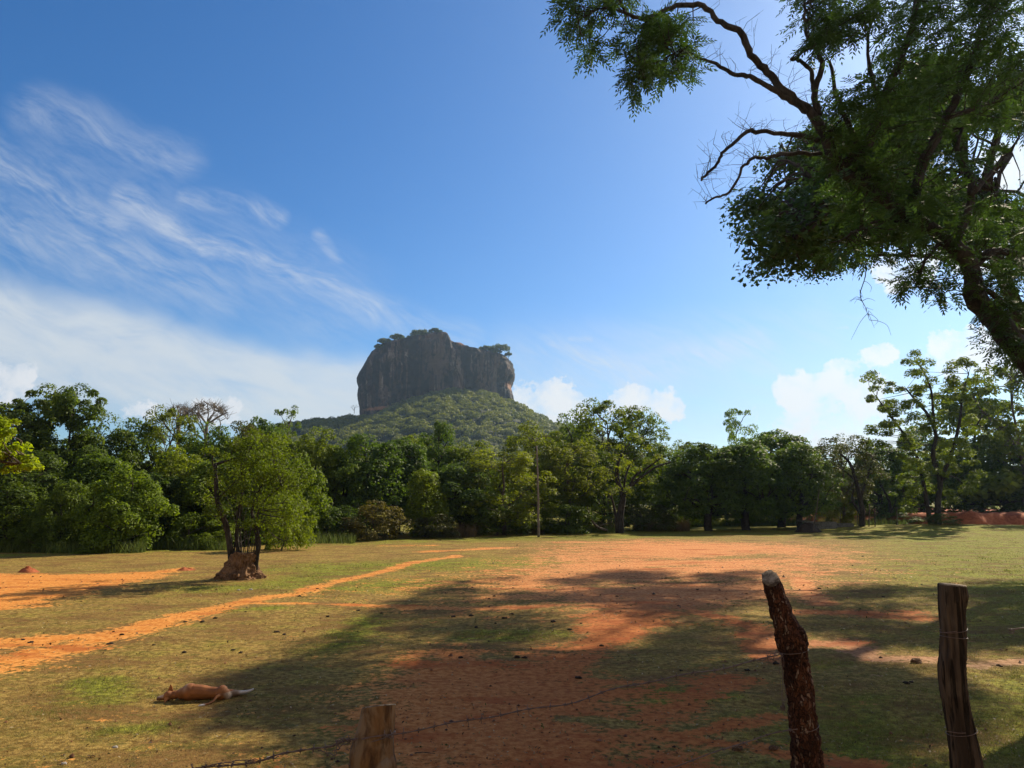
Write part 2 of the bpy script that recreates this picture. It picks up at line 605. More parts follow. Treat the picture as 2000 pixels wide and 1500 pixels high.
def lush_mask(X, Y):
    s = np.zeros_like(X)
    s = np.maximum(s, poly_mask(X, Y, pg((1650, 1130), (1640, 1100), (1700, 1060), (1560, 1048), (1700, 1035), (2300, 1030), (2500, 1100), (2300, 1280), (1850, 1265), (1760, 1150)), 6) * .85)
    s = np.maximum(s, sstep(Y, 50, 72) * .9)
    s = np.maximum(s, poly_mask(X, Y, pg((1480, 1520), (1560, 1390), (1700, 1370), (1800, 1420), (1950, 1330), (2200, 1300), (2200, 1520)), 2.0))
    for pts, hw in [([(420, 1150), (560, 1145), (640, 1120)], [1.5, 1.8, 2.0]), ([(640, 1110), (1000, 1098)], [3.2, 4.5]), ([(650, 1150), (800, 1140)], [2.0, 2.4]), ([(600, 1060), (1300, 1045)], [4, 5]),
                    ([(180, 1370), (190, 1330)], [.6, .6]), ([(220, 1425), (300, 1420)], [.25, .3]), ([(930, 1240), (1080, 1242)], [.6, .6]),
                    ([(1580, 1300), (1640, 1295)], [.35, .3]), ([(1330, 1350), (1200, 1350)], [.3, .3]), ([(460, 1193), (530, 1190)], [.4, .4]),
                    ([(720, 1210), (660, 1260)], [.6, .7]), ([(0, 1085), (400, 1075)], [1.5, 1.5]), ([(1240, 1380), (1420, 1360)], [.3, .3])]:
        s = np.maximum(s, stroke_mask(X, Y, [gpt(*p) for p in pts], hw) * .8)
    return s


us = np.concatenate([-np.geomspace(60, 1.3, 40), np.linspace(-1.25, 1.25, 640), np.geomspace(1.3, 60, 40)])
ys = np.concatenate([np.linspace(-60, 4, 24), np.linspace(4.4, 8, 14), 1 / np.linspace(1 / 8.15, 1 / 95, 330), np.geomspace(100, 1300, 30)])
UU, YY = np.meshgrid(us, ys)
XX = np.clip(UU * (np.maximum(YY, 0) + 4), -1250, 1250)
ZZ = gz(XX, YY)
nx, ny = len(us), len(ys)
gm = MB()
ii, jj = np.meshgrid(np.arange(ny - 1), np.arange(nx - 1), indexing='ij')
gm.add(np.stack([XX, YY, ZZ], -1), np.stack([ii * nx + jj, ii * nx + jj + 1, (ii + 1) * nx + jj + 1, (ii + 1) * nx + jj], -1))
gm.attr['soil'] = soil_mask(XX.ravel(), YY.ravel())
gm.attr['lush'] = lush_mask(XX.ravel(), YY.ravel())

m, g = new_mat('field_ground')
co = g.coord('Object')
flat = g.mapping(co, scale=(.75, 1.0, 1))
n_big = g.noise(flat, .35, 5, .6)
n_mid = g.noise(flat, 1.7, 6, .65)
n_fin = g.noise(co, 9.0, 6, .7)
n_vf = g.noise(co, 42.0, 4, .7)
sep = g.attr('soil')
edge = g.m('ADD', g.m('ADD', g.m('MULTIPLY', g.m('SUBTRACT', n_mid, .5), 1.5), g.m('MULTIPLY', g.m('SUBTRACT', n_fin, .5), 1.5)), g.m('MULTIPLY', g.m('SUBTRACT', n_big, .5), .7))
sf = g.mapr(g.m('ADD', sep, edge), .42, .60)
bare = g.mapr(g.m('ADD', g.m('MULTIPLY', n_big, .5), g.m('ADD', g.m('MULTIPLY', n_mid, .35), g.m('MULTIPLY', n_fin, .25))), .55, .72)
lf = g.mapr(g.m('ADD', g.attr('lush'), g.m('ADD', g.m('MULTIPLY', g.m('SUBTRACT', n_mid, .5), 1.0), g.m('MULTIPLY', g.m('SUBTRACT', n_fin, .5), .8))), .25, .75)
straw = g.mix(g.mapr(n_fin, .36, .64), (.135, .078, .016), (.37, .250, .066))
green = g.mix(g.mapr(n_fin, .36, .64), (.085, .096, .008), (.28, .285, .030))
gr = g.mix(lf, g.mix(g.mapr(n_mid, .46, .64, 0, .42), straw, green), green)
gr = g.mix(g.m('MULTIPLY', bare, .55), gr, (.20, .105, .045))
sx = g.n('ShaderNodeSeparateXYZ')
g.put(sx.inputs[0], co)
warm = g.mapr(sx.outputs[0], -6, 3)
so_o = g.mix(g.mapr(n_fin, .36, .64), (.44, .145, .020), (.64, .290, .070))
so_p = g.mix(g.mapr(n_fin, .36, .64), (.40, .130, .032), (.62, .295, .115))
soil = g.mix(warm, so_o, so_p)
so_n = g.mix(g.mapr(n_fin, .36, .64), (.26, .068, .014), (.44, .150, .036))
soil = g.mix(g.m('MULTIPLY', warm, g.mapr(sx.outputs[1], 24, 17)), soil, so_n)
far_x = g.mapr(sx.outputs[0], 4.0, 6.5)
near_y = g.mapr(sx.outputs[1], 18, 12)
soil = g.mix(g.m('MULTIPLY', far_x, near_y), soil, g.mix(g.mapr(n_fin, .36, .64), (.24, .130, .060), (.40, .250, .140)))
redp = g.mapr(g.noise(g.mapping(co, scale=(.45, 1.3, 1), loc=(7, 3, 0)), .9, 6, .65), .52, .64)
soil = g.mix(g.m('MULTIPLY', redp, .7), soil, (.30, .068, .014))
colr = g.mix(sf, gr, soil)
patch = g.mapr(g.noise(g.mapping(co, scale=(.6, 1.1, 1), loc=(3, 8, 0)), .8, 6, .7), .47, .60)
colr = g.mix(g.m('MULTIPLY', patch, g.m('MULTIPLY', g.m('SUBTRACT', 1.0, sf), .68)), colr, (.15, .072, .024))
tuft = g.mapr(g.noise(g.mapping(co, scale=(.8, 1.2, 1), loc=(1, 5, 0)), 4.2, 5, .65), .54, .64)
colr = g.mix(g.m('MULTIPLY', tuft, g.m('MULTIPLY', g.m('SUBTRACT', 1.0, sf), .6)), colr, (.075, .078, .012))
colr = g.mix(g.mapr(n_vf, .57, .72, 0, .65), colr, (.05, .028, .012))
colr = g.mix(g.mapr(g.noise(co, 26.0, 3, .6), .64, .72, 0, .5), colr, (.42, .33, .17))
h = g.m('ADD', g.m('MULTIPLY', n_fin, .6), g.m('MULTIPLY', n_vf, .4))
bst = g.n('ShaderNodeBump')
bst.inputs['Distance'].default_value = .05
g.put(bst.inputs['Strength'], g.mapr(sf, 0, 1, .9, .35))
g.put(bst.inputs['Height'], h)
out(g, principled(g, colr, .95, bst.outputs[0], .1))
ground = gm.build('ground', m, smooth=True)
tag(ground, kind='structure')

# short grass on the field: one mass of blades
rg = np.random.default_rng(11)


def blade_field(name, N, u0, u1, y0, y1, hgt, wid, keep, seed):
    r = np.random.default_rng(seed)
    # tufts: denser close by, thinner in the distance
    y = 1 / r.uniform(1 / y1, 1 / y0, N)
    x = r.uniform(u0, u1, N) * y
    s, l = soil_mask(x, y), lush_mask(x, y)
    pat = lumps(x, y, 2.3) * .5 + lumps(x + 40, y, 6) * .35
    k = keep(s, l, pat) > r.uniform(0, 1, N)
    x, y, l, pat = x[k], y[k], l[k], pat[k]
    n, per = len(x), 6
    i = np.repeat(np.arange(n), per)
    sp = .05 * np.clip(y / 12, 1, 2.5)
    bx, by = x[i] + r.normal(size=n * per) * sp[i], y[i] + r.normal(size=n * per) * sp[i]
    bz = gz(bx, by) - .004
    hh = hgt * r.uniform(.4, 1.25, n * per) * (0.7 + .6 * np.clip(l[i], 0, 1))
    ww = wid * np.clip(y[i] / 11, 1, 4) * r.uniform(.7, 1.3, n * per)
    th = r.uniform(0, 2 * np.pi, n * per)
    dx, dy = np.cos(th) * ww / 2, np.sin(th) * ww / 2
    lean = r.normal(size=(n * per, 2)) * .7 * hh[:, None]
    B = np.stack([bx, by, bz], 1)
    off = np.stack([dx, dy, 0 * dx], 1)
    tip = B + np.stack([lean[:, 0], lean[:, 1], hh], 1)
    V = np.stack([B - off, B + off, tip], 1).reshape(-1, 3)
    mb = MB()
    mb.add(V, t=np.arange(3 * n * per).reshape(-1, 3))
    f = np.clip(l[i] * .95 + pat[i] * .4 - .06 + r.normal(size=n * per) * .22, 0, 1)[:, None]
    colA = np.array([[.31, .225, .075]]) * r.uniform(.6, 1.3, (n * per, 1))
    colB = np.array([[.125, .165, .022]]) * r.uniform(.7, 1.35, (n * per, 1))
    mb.attr['tint'] = np.repeat(colA * (1 - f) + colB * f, 3, axis=0)
    return mb.build(name, M['blade'])


m, g = new_mat('grass_blade')
ca = g.attr('tint', 'Color')
p = principled(g, ca, .6, spec=.2)
tr = g.n('ShaderNodeBsdfTranslucent')
g.put(tr.inputs[0], ca)
mx = g.n('ShaderNodeMixShader')
mx.inputs[0].default_value = .4
g.t.links.new(p, mx.inputs[1])
g.t.links.new(tr.outputs[0], mx.inputs[2])
out(g, mx.outputs[0])
M['blade'] = m
tf = blade_field('grass_tufts', 9000, -.78, .78, 7.4, 40, .075, .011,
                 lambda s, l, p: np.clip(1.0 - s * 2.3, 0, 1) * np.clip(p * .9 - .2 + l * .9, .03, 1), 4)
tag(tf, 'scattered taller green tufts standing in the short field grass', 'grass', kind='stuff')
gro = blade_field('grass', 95000, -.78, .78, 7.2, 70, .030, .0075,
                  lambda s, l, p: np.clip(1.15 - s * 2.1, 0, 1) * np.clip(.55 + p * .5 + l * .5, .08, 1), 3)
tag(gro, 'short half dry grass covering the field', 'grass', kind='stuff')

# fallen leaves, bits of straw and small crumbs of soil: two more uncountable masses
def scatter(name, label, N, seed, kind, y1=34):
    r = np.random.default_rng(seed)
    y = 1 / r.uniform(1 / y1, 1 / 7.6, N)
    x = r.uniform(-.76, .76, N) * y
    s_ = soil_mask(x, y)
    k = r.uniform(0, 1, N) < (np.clip(.25 + s_ * .9, 0, 1) if kind == 'crumb' else np.clip(.35 + .5 * lumps(x, y, 1.1), .04, 1))
    x, y = x[k], y[k]
    n = len(x)
    P = np.stack([x, y, gz(x, y)], 1)
    mb = MB()
    if kind == 'crumb':
        z = (.006 + r.gamma(1.4, .0045, n)) * np.clip(y / 12, 1, 2.2)
        o6 = np.array([[1, 0, 0], [0, 1, 0], [-1, 0, 0], [0, -1, 0], [0, 0, .8], [0, 0, -.5]])
        V = P[:, None] + o6[None] * z[:, None, None] * r.uniform(.6, 1.4, (n, 6, 1)) + np.array([0, 0, 1]) * z[:, None, None] * .3
        t = np.array([(0, 1, 4), (1, 2, 4), (2, 3, 4), (3, 0, 4)])
        mb.add(V.reshape(-1, 3), t=(np.arange(n)[:, None, None] * 6 + t[None]).reshape(-1, 3))
        cl_ = np.array([[.10, .045, .020]]) * r.uniform(.5, 2.6, (n, 1))
        mb.attr['tint'] = np.repeat(cl_, 6, axis=0)
    else:
        nrm = unit(np.array([0, 0, 1.0]) + r.normal(size=(n, 3)) * .35)
        L = .045 * np.clip(y / 12, 1, 2.0)
        leaves(mb, P + [0, 0, .014], nrm, L, L * r.uniform(.25, .6, n), r, .2)
        pal = np.array([(.22, .13, .05), (.33, .24, .11), (.10, .055, .025), (.40, .33, .20), (.13, .12, .03)])
        mb.attr['tint'] = np.repeat(pal[r.integers(0, 5, n)] * r.uniform(.6, 1.25, (n, 1)), 4, axis=0)
    return tag(mb.build(name, M['blade']), label, 'litter', kind='stuff')


scatter('leaf_litter', 'dry fallen leaves and straw lying over the field', 15000, 91, 'leaf')
scatter('soil_crumbs', 'small dark crumbs of earth lying over the field', 2600, 92, 'crumb')


# ------------------------------------------------------------------ tree prototypes for the forest edge
def envelope_clumps(rng, n, H, prof, R0, rsize, squash=.8, fill=.35):
    """clump centres inside a crown; prof = [(height fraction, radius fraction)]"""
    pz, pr = np.array([a for a, _ in prof]), np.array([b for _, b in prof])
    w = pr[:-1] + pr[1:] + .05
    C = []
    ph = rng.uniform(0, 6.28, 4)
    while len(C) < n:
        z = rng.uniform(pz[0], pz[-1])
        r = np.interp(z, pz, pr)
        if rng.uniform() > r + .15: continue
        th = rng.uniform(0, 2 * np.pi)
        rr = r * R0 * math.sqrt(rng.uniform(fill, 1)) * (1 + .20 * math.sin(2 * th + ph[0] + z * 5) + .20 * math.sin(3 * th + ph[1] + z * 11) + .12 * math.sin(5 * th + ph[2] - z * 9))
        p = np.array([rr * math.cos(th), rr * math.sin(th), z * H])
        if all(np.linalg.norm(p - q) > rsize * .55 for q in C[-40:]) or rng.uniform() < .1:
            C.append(p)
    C = np.array(C)
    s = rng.uniform(.5, 1.45, (n, 1)) * rsize
    return C, np.concatenate([s, s, s * squash], 1)


def proto(name, seed, H, R0, prof, n, rsize, per, L, Wd, leafm, barkm, trunk_r=.22, squash=.8, kw={}, lean=.5):
    rng = np.random.default_rng(seed)
    C, Rd = envelope_clumps(rng, n, H, prof, R0, rsize, squash)
    root = bpy.data.objects.new(name, None)
    tm, cm = MB(), MB()
    tx = np.cumsum(rng.normal(size=(8, 2)) * lean * .25, axis=0)
    tz = np.linspace(-.3, H * .82, 8)
    tp = smooth_path(np.column_stack([tx - tx[0], tz]), 3)
    grow(tm, rng, tp, np.linspace(trunk_r, trunk_r * .25, len(tp)), C, 8, trunk_r * .42, trunk_r * .13)
    clump_leaves(cm, C, Rd, per, L, Wd, rng, **kw)
    a = tm.mesh('trunk', True)
    a.materials.append(M[barkm])
    b = cm.mesh('crown')
    b.materials.append(M[leafm])
    ext = np.concatenate(cm.v)
    r95 = np.percentile(np.hypot(ext[:, 0], ext[:, 1]), 96)
    return dict(trunk=a, crown=b, R=r95, H=np.percentile(ext[:, 2], 99.6))


ROUND = [(.16, .6), (.3, .95), (.55, 1.0), (.8, .75), (.97, .3)]
LOWR = [(.05, .8), (.25, 1.0), (.5, .95), (.75, .75), (.97, .3)]
COLM = [(.03, .85), (.3, 1.0), (.6, .8), (.85, .5), (.98, .25)]
AIRY = [(.3, .5), (.5, .95), (.7, 1.0), (.88, .7), (.98, .3)]
TUFT = [(.35, .9), (.5, 1.0), (.66, .55), (.72, .3), (.82, .62), (.93, .6), (.99, .3)]
UMB = [(.55, .5), (.7, 1.0), (.85, 1.0), (.97, .5)]
SHR = [(.05, .9), (.35, 1.0), (.65, .85), (.97, .4)]
PR = {
    'round': [proto('p', 1, 10, 4.0, ROUND, 85, 1.0, 170, .30, .16, 'leaf_mid', 'bark_dark'),
              proto('p', 2, 10, 4.2, LOWR, 100, 1.0, 160, .30, .16, 'leaf_mid', 'bark_dark')],
    'dark': [proto('p', 3, 10, 4.0, LOWR, 105, 1.0, 165, .30, .17, 'leaf_dark', 'bark_dark', .3),
             proto('p', 4, 10, 3.8, ROUND, 110, 1.05, 180, .32, .18, 'leaf_dark', 'bark_dark', .42)],
    'light': [proto('p', 5, 10, 3.8, AIRY, 80, .8, 130, .26, .13, 'leaf_light', 'bark', .2, .75),
              proto('p', 6, 10, 4.0, LOWR, 105, .85, 140, .27, .13, 'leaf_light', 'bark', .2, .75)],
    'vine': [proto('p', 7, 8, 2.6, COLM, 105, .75, 150, .24, .17, 'leaf_mid', 'bark_dark', .18, 1.35, dict(outward=.9, upw=.25)),
             proto('p', 8, 8, 2.8, LOWR, 105, .75, 150, .24, .17, 'leaf_mid', 'bark_dark', .18, 1.25, dict(outward=.9, upw=.3))],
    'tuft': [proto('p', 9, 12, 2.9, TUFT, 85, .75, 170, .30, .14, 'leaf_dark', 'bark_dark')],
    'umb': [proto('p', 10, 12, 3.0, UMB, 26, .75, 120, .26, .14, 'leaf_dark', 'bark', .17, .6)],
    'shrub': [proto('p', 12, 3, 1.9, SHR, 60, .5, 110, .17, .09, 'leaf_mid', 'bark', .07, .8),
              proto('p', 13, 3, 1.9, SHR, 60, .5, 110, .17, .09, 'leaf_olive', 'bark', .07, .8)],
    'olive': [proto('p', 14, 10, 3.8, AIRY, 75, .8, 115, .26, .13, 'leaf_olive', 'bark', .2, .7)],
}
_seen = {}


def plant(name, label, cat, px, ptop, wpx, Y, kind, var=0, rot=0.0, tint=(1, 1, 1), group='trees along the forest edge', base=None):
    """a tree whose base is at depth Y, top and width given on the photograph"""
    P = PR[kind][var]
    x = ray(px, 980)[0] * Y
    z = float(gz(x, Y)) if base is None else base
    H = at(px, ptop, Y).z - z
    Wm = wpx / FPX * Y / 2
    root = empty(name, (x, Y, z - .05), label, cat, group)
    sz, sxy = H / P['H'], Wm / P['R']
    root.scale = (sxy, sxy, sz)
    root.rotation_euler = (0, 0, rot)
    for part in ('trunk', 'crown'):
        o = bpy.data.objects.new(part, P[part])
        COL.objects.link(o)
        o.parent = root
        if part == 'crown':
            o.color = (*tint, 1)
    return root


FT = [
    # name, label, px, top, width, depth, kind, variant, rotation, tint
    ('dark_tree', 'dark tree with a leafy crown at the left end of the forest edge', 20, 790, 190, 50, 'dark', 0, .3, (.95, .9, .9)),
    ('tufted_tree', 'tall tree with a separate tuft on top, left one of two', 68, 757, 120, 52, 'tuft', 0, .9, (1.1, 1, .9)),
    ('tufted_tree', 'tall tree with a separate tuft on top, right one of two', 136, 752, 118, 51, 'tuft', 0, 3.7, (1, 1, 1)),
    ('broad_tree', 'broad green tree just right of the two tufted trees', 195, 815, 150, 53, 'round', 0, 1.1, (.85, .9, .9)),
    ('broad_tree', 'mid green tree left of the pair of bare grey trees', 262, 822, 150, 55, 'round', 1, 2.0, (.9, 1, .9)),
    ('pale_tree', 'yellowish green pointed tree in front of the bare grey trees', 322, 797, 130, 57, 'light', 0, 2.6, (.85, .9, .8)),
    ('broad_tree', 'green tree below the bare grey trees', 400, 830, 150, 56, 'round', 0, 4.0, (.8, .95, .9)),
    ('olive_tree', 'olive brown tree behind the tree on the termite mound', 462, 826, 130, 57, 'olive', 0, .5, (1, 1, .9)),
    ('dark_tree', 'dark domed tree left of the tall lone umbrella tree', 500, 820, 100, 62, 'dark', 1, 1.5, (.9, 1, 1)),
    ('broad_tree', 'green tree under the tall lone umbrella tree', 548, 846, 130, 58, 'round', 1, .2, (1, 1, .9)),
    ('broad_tree', 'bright green tree at the foot of the hill left side', 612, 838, 140, 60, 'round', 0, 2.9, (1.2, 1.15, .9)),
    ('broad_tree', 'green tree between the bright hill foot tree and the dark vine tower', 672, 862, 130, 60, 'round', 1, 3.3, (.95, 1.05, .9)),
    ('vine_tree', 'yellow green vine covered tree in the middle of the left thicket', 345, 880, 150, 49, 'vine', 1, .7, (1.3, 1.2, .7)),
    ('vine_tree', 'shaded vine covered tree behind the bright vine curtain', 190, 890, 150, 48, 'vine', 0, 2.2, (.85, .95, .9)),
    ('vine_tree', 'green vine covered tree left of the tree on the termite mound', 420, 900, 140, 48, 'vine', 0, 4.1, (1.0, 1.05, .8)),
    ('dark_tree', 'very dark leafy thicket tree at the left frame edge', 50, 880, 190, 45.5, 'dark', 0, 2.4, (.75, .75, .75)),
    ('vine_tree', 'dark vine draped tree standing at the left frame edge of the lawn', 25, 935, 130, 43, 'vine', 1, 1.0, (.75, .8, .8)),
    ('vine_tree', 'grey green vine draped column left of the bright vine curtain', 132, 940, 90, 42.5, 'vine', 0, 3.0, (.9, .95, 1.0)),
    ('vine_tree', 'bright green rounded vine curtain hanging down to the lawn', 245, 912, 135, 42.5, 'vine', 1, 2.0, (1.15, 1.2, .8)),
    ('dark_tree', 'dark tree in the gap between the vine curtain and the mound tree', 310, 925, 130, 47, 'dark', 1, .4, (.7, .75, .75)),
    ('vine_tree', 'bright rounded tree behind the right side of the mound tree', 582, 890, 105, 52, 'vine', 1, 5.2, (1.0, 1.05, .7)),
    ('vine_tree', 'shaded green tree left behind the mound tree', 490, 880, 150, 50, 'vine', 0, 5.0, (.95, 1.0, .7)),
    ('dark_tree', 'big dark vine tower left of the rock view', 715, 850, 165, 61, 'dark', 0, .9, (.8, .9, .9)),
    ('dark_tree', 'dark tree sloping down right of the dark vine tower', 775, 858, 130, 64, 'dark', 1, 4.2, (.8, .9, .85)),
    ('dark_tree', 'dark spire shaped tree directly below the rock', 858, 826, 95, 68, 'dark', 0, 2.2, (.9, 1, .9)),
    ('vine_tree', 'short bright vine covered column standing at the edge below the spire tree', 832, 918, 85, 59, 'vine', 0, 1.2, (1.3, 1.25, .7)),
    ('pale_tree', 'pale tree just right of the dark spire tree', 815, 850, 120, 75, 'light', 0, 1.0, (.9, 1, .9)),
    ('pale_tree', 'yellow green tree left of the wooden pole, further back', 920, 862, 130, 68, 'light', 1, .3, (.85, .95, .8)),
    ('pale_tree', 'broad yellow green tree whose crown touches the wooden pole', 985, 880, 180, 63, 'light', 1, 2.4, (1, 1, .8)),
    ('dark_tree', 'dark shaded tree between the bright column and the pole', 900, 905, 130, 62, 'dark', 1, 5.0, (.85, .9, .9)),
    ('broad_tree', 'rounded tree rising behind the top of the wooden pole', 1045, 830, 160, 72, 'light', 1, 3.9, (.85, .9, .8)),
    ('pale_tree', 'slender leafy tree between the pole and the forked tree', 1112, 862, 140, 69, 'light', 0, 5.0, (.9, .9, .8)),
    ('broad_tree', 'dark rounded tree on the skyline left of the tallest middle tree', 1120, 808, 110, 86, 'round', 0, .1, (.85, .95, .95)),
    ('tall_tree', 'tallest airy tree in the middle of the skyline', 1188, 783, 170, 80, 'light', 0, 2.0, (.75, .85, .8)),
    ('tall_tree', 'airy tree on the skyline behind the forked tree, right half', 1245, 800, 120, 82, 'light', 0, 4.4, (.7, .85, .85)),
    ('broad_tree', 'shaded green tree close behind the forked tree', 1180, 885, 170, 73, 'round', 1, 1.8, (.8, .85, .75)),
    ('broad_tree', 'green tree right of the forked tree', 1300, 868, 130, 74, 'round', 1, .6, (.85, .95, .85)),
    ('pale_tree', 'small crowned tree left of the row of dark spreading trees', 1345, 862, 90, 84, 'light', 0, 2.1, (.8, .9, .9)),
    ('spreading_tree', 'dark spreading tree with thick trunk, leftmost of the dark row', 1382, 868, 150, 70, 'dark', 1, .5, (.95, 1, .95)),
    ('spreading_tree', 'dark spreading tree below the small lone skyline tree', 1455, 862, 160, 71, 'dark', 1, 2.6, (.95, 1.05, .95)),
    ('spreading_tree', 'highest of the dark spreading trees, dome topped', 1522, 842, 150, 76, 'dark', 1, 4.4, (1, 1.1, .95)),
    ('spreading_tree', 'dark spreading tree with dark trunk beside the red soil heap', 1562, 870, 130, 71, 'dark', 1, 1.7, (1, 1.05, .95)),
    ('olive_tree', 'brownish thin crowned tree right of the dark spreading row', 1650, 852, 130, 77, 'olive', 0, 1.3, (.9, .95, .9)),
    ('broad_tree', 'shaded tree between the brownish tree and the leaning right tree', 1725, 870, 120, 88, 'dark', 1, 3.5, (.9, 1, .9)),
    ('broad_tree', 'shaded tree behind the stems of the leaning right tree', 1800, 850, 150, 96, 'dark', 0, .2, (.9, 1, .9)),
    ('dark_tree', 'tall dark tree beyond the red bank near the right frame edge', 1915, 745, 190, 98, 'round', 0, 1.9, (.75, .85, .8)),
    ('dark_tree', 'dark tree beyond the red bank cut by the right frame edge', 2005, 690, 190, 88, 'light', 0, 3.6, (.6, .7, .7)),
    ('dark_tree', 'low dark tree beyond the red bank filling the right frame edge', 1960, 850, 200, 94, 'dark', 0, 5.1, (.7, .8, .75)),
    ('broad_tree', 'mid green tree behind the gap left below the small lone skyline tree', 1420, 880, 120, 84, 'round', 1, 2.7, (.8, .95, .85)),
    ('broad_tree', 'mid green tree behind the gap between the red soil heap and the crooked tree', 1608, 872, 120, 90, 'round', 1, 4.9, (.8, .95, .85)),
    ('broad_tree', 'mid green tree behind the gap left of the dome topped dark tree', 1488, 876, 110, 86, 'round', 1, .9, (.85, 1, .85)),
]
for i, (nm, lb, px, tp, w, Y, k, v, r, tn) in enumerate(FT):
    plant(nm, lb, 'tree', px, tp, w * 1.12, Y, k, v, r, tn)

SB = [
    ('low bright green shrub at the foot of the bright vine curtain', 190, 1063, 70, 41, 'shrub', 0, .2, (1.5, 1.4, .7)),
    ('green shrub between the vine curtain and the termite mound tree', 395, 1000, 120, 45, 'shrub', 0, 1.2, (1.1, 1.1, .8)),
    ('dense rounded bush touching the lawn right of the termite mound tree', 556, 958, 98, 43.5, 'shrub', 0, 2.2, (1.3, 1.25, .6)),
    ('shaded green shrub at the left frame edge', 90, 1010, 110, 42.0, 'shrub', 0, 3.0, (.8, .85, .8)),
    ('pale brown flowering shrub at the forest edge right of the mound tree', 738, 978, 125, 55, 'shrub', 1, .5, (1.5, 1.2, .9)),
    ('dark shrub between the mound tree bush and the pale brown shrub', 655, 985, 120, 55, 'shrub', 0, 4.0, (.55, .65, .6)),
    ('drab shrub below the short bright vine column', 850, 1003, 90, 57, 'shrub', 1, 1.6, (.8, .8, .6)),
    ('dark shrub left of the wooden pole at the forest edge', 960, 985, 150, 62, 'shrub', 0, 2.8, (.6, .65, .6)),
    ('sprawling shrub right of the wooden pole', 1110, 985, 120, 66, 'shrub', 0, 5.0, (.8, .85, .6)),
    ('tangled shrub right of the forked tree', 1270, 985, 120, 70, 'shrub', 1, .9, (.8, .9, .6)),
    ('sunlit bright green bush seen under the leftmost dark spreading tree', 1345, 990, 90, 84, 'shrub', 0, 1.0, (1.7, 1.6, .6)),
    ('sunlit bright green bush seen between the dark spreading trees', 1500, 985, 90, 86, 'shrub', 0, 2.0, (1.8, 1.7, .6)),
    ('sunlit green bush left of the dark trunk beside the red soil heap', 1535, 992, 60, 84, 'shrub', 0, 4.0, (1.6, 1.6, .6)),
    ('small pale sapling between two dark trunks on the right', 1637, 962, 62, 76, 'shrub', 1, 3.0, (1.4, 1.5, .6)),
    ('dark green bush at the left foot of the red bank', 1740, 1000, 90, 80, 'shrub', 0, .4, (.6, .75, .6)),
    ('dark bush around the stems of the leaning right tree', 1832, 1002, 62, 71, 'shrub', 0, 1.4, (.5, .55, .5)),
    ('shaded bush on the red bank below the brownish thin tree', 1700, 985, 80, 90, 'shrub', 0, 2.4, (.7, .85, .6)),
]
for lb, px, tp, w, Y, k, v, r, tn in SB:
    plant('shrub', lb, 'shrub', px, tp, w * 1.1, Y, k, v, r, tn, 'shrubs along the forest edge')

plant('umbrella_tree', 'tall lone umbrella tree standing above the forest left of the hill', 'tree', 553, 793, 76, 78, 'umb', 0, .5, (1.1, 1.1, 1.0), None)
plant('umbrella_tree', 'small lone airy tree poking above the dark row on the right skyline', 'tree', 1445, 796, 92, 92, 'umb', 0, 2.7, (1.6, 1.6, 1.0), None)


# ------------------------------------------------------------------ woodland masses: behind the forest edge and on the hill
ROCK_Y = 850.0
RX0 = ray(855, 800)[0] * ROCK_Y


def hill_z(x, y):
    """wooded cone around the rock; its top follows the photograph"""
    x, y = np.asarray(x, float), np.asarray(y, float)
    hx = (x - RX0)
    prof_x = np.array([-420, -260, -178, -150, -100, -60, -25, 15, 60, 92, 125, 170, 330])
    prof_z = np.array([0, 20, 60, 80, 86, 88, 104, 117, 114, 100, 83, 67, 0])
    zc = np.interp(hx, prof_x, prof_z)
    t = np.clip((y - 430) / (790 - 430), 0, 1) * (1 - np.clip((y - 960) / 300, 0, 1))
    return zc * (t * .55 + .45 * t * t * (3 - 2 * t)) - 1.0


hy, hx_ = np.linspace(420, 1280, 70), np.linspace(RX0 - 440, RX0 + 350, 90)
HX, HY = np.meshgrid(hx_, hy)
hm = MB()
ii, jj = np.meshgrid(np.arange(69), np.arange(89), indexing='ij')
hm.add(np.stack([HX, HY, hill_z(HX, HY) + .3 * lumps(HX, HY, .08)], -1), np.stack([ii * 90 + jj, ii * 90 + jj + 1, (ii + 1) * 90 + jj + 1, (ii + 1) * 90 + jj], -1))
m, g = new_mat('hill_soil')
out(g, principled(g, g.mix(g.noise(g.coord(), .05, 4), (.020, .030, .010), (.045, .050, .018)), .95))
hill = hm.build('hill', m, smooth=True)
tag(hill, kind='structure')


def crowns(mb, cen, rad, per, size, rng):
    cen, rad = np.asarray(cen), np.asarray(rad)
    n = len(cen)
    # each crown is several lobes
    lob = 7
    li = np.repeat(np.arange(n), lob)
    dr = unit(rng.normal(size=(n * lob, 3)))
    dr[:, 2] = np.abs(dr[:, 2]) * .8
    lc = cen[li] + dr * rad[li][:, None] * np.array([.62, .62, .5])
    lr = rad[li] * rng.uniform(.38, .6, n * lob)
    clump_leaves(mb, lc, np.stack([lr, lr, lr * .75], 1), per // lob, size, size * .7, rng, inner=.5, low=-.3)


rng = np.random.default_rng(21)
mb = MB()
hc, hr = [], []
while len(hc) < 4600:
    x, y = RX0 + rng.uniform(-330, 300), 430 + 480 * rng.uniform(0, 1) ** .75
    z = float(hill_z(x, y))
    if z < 2: continue
    r = rng.uniform(3.8, 7.6)
    hc.append((x, y, z + r * .55))
    hr.append(r)
crowns(mb, hc, hr, 150, 1.75, rng)
hw = mb.build('hillside_woodland', M['leaf_far'])
tag(hw, 'hazy green woodland covering the hill below the rock', 'woodland', kind='stuff')

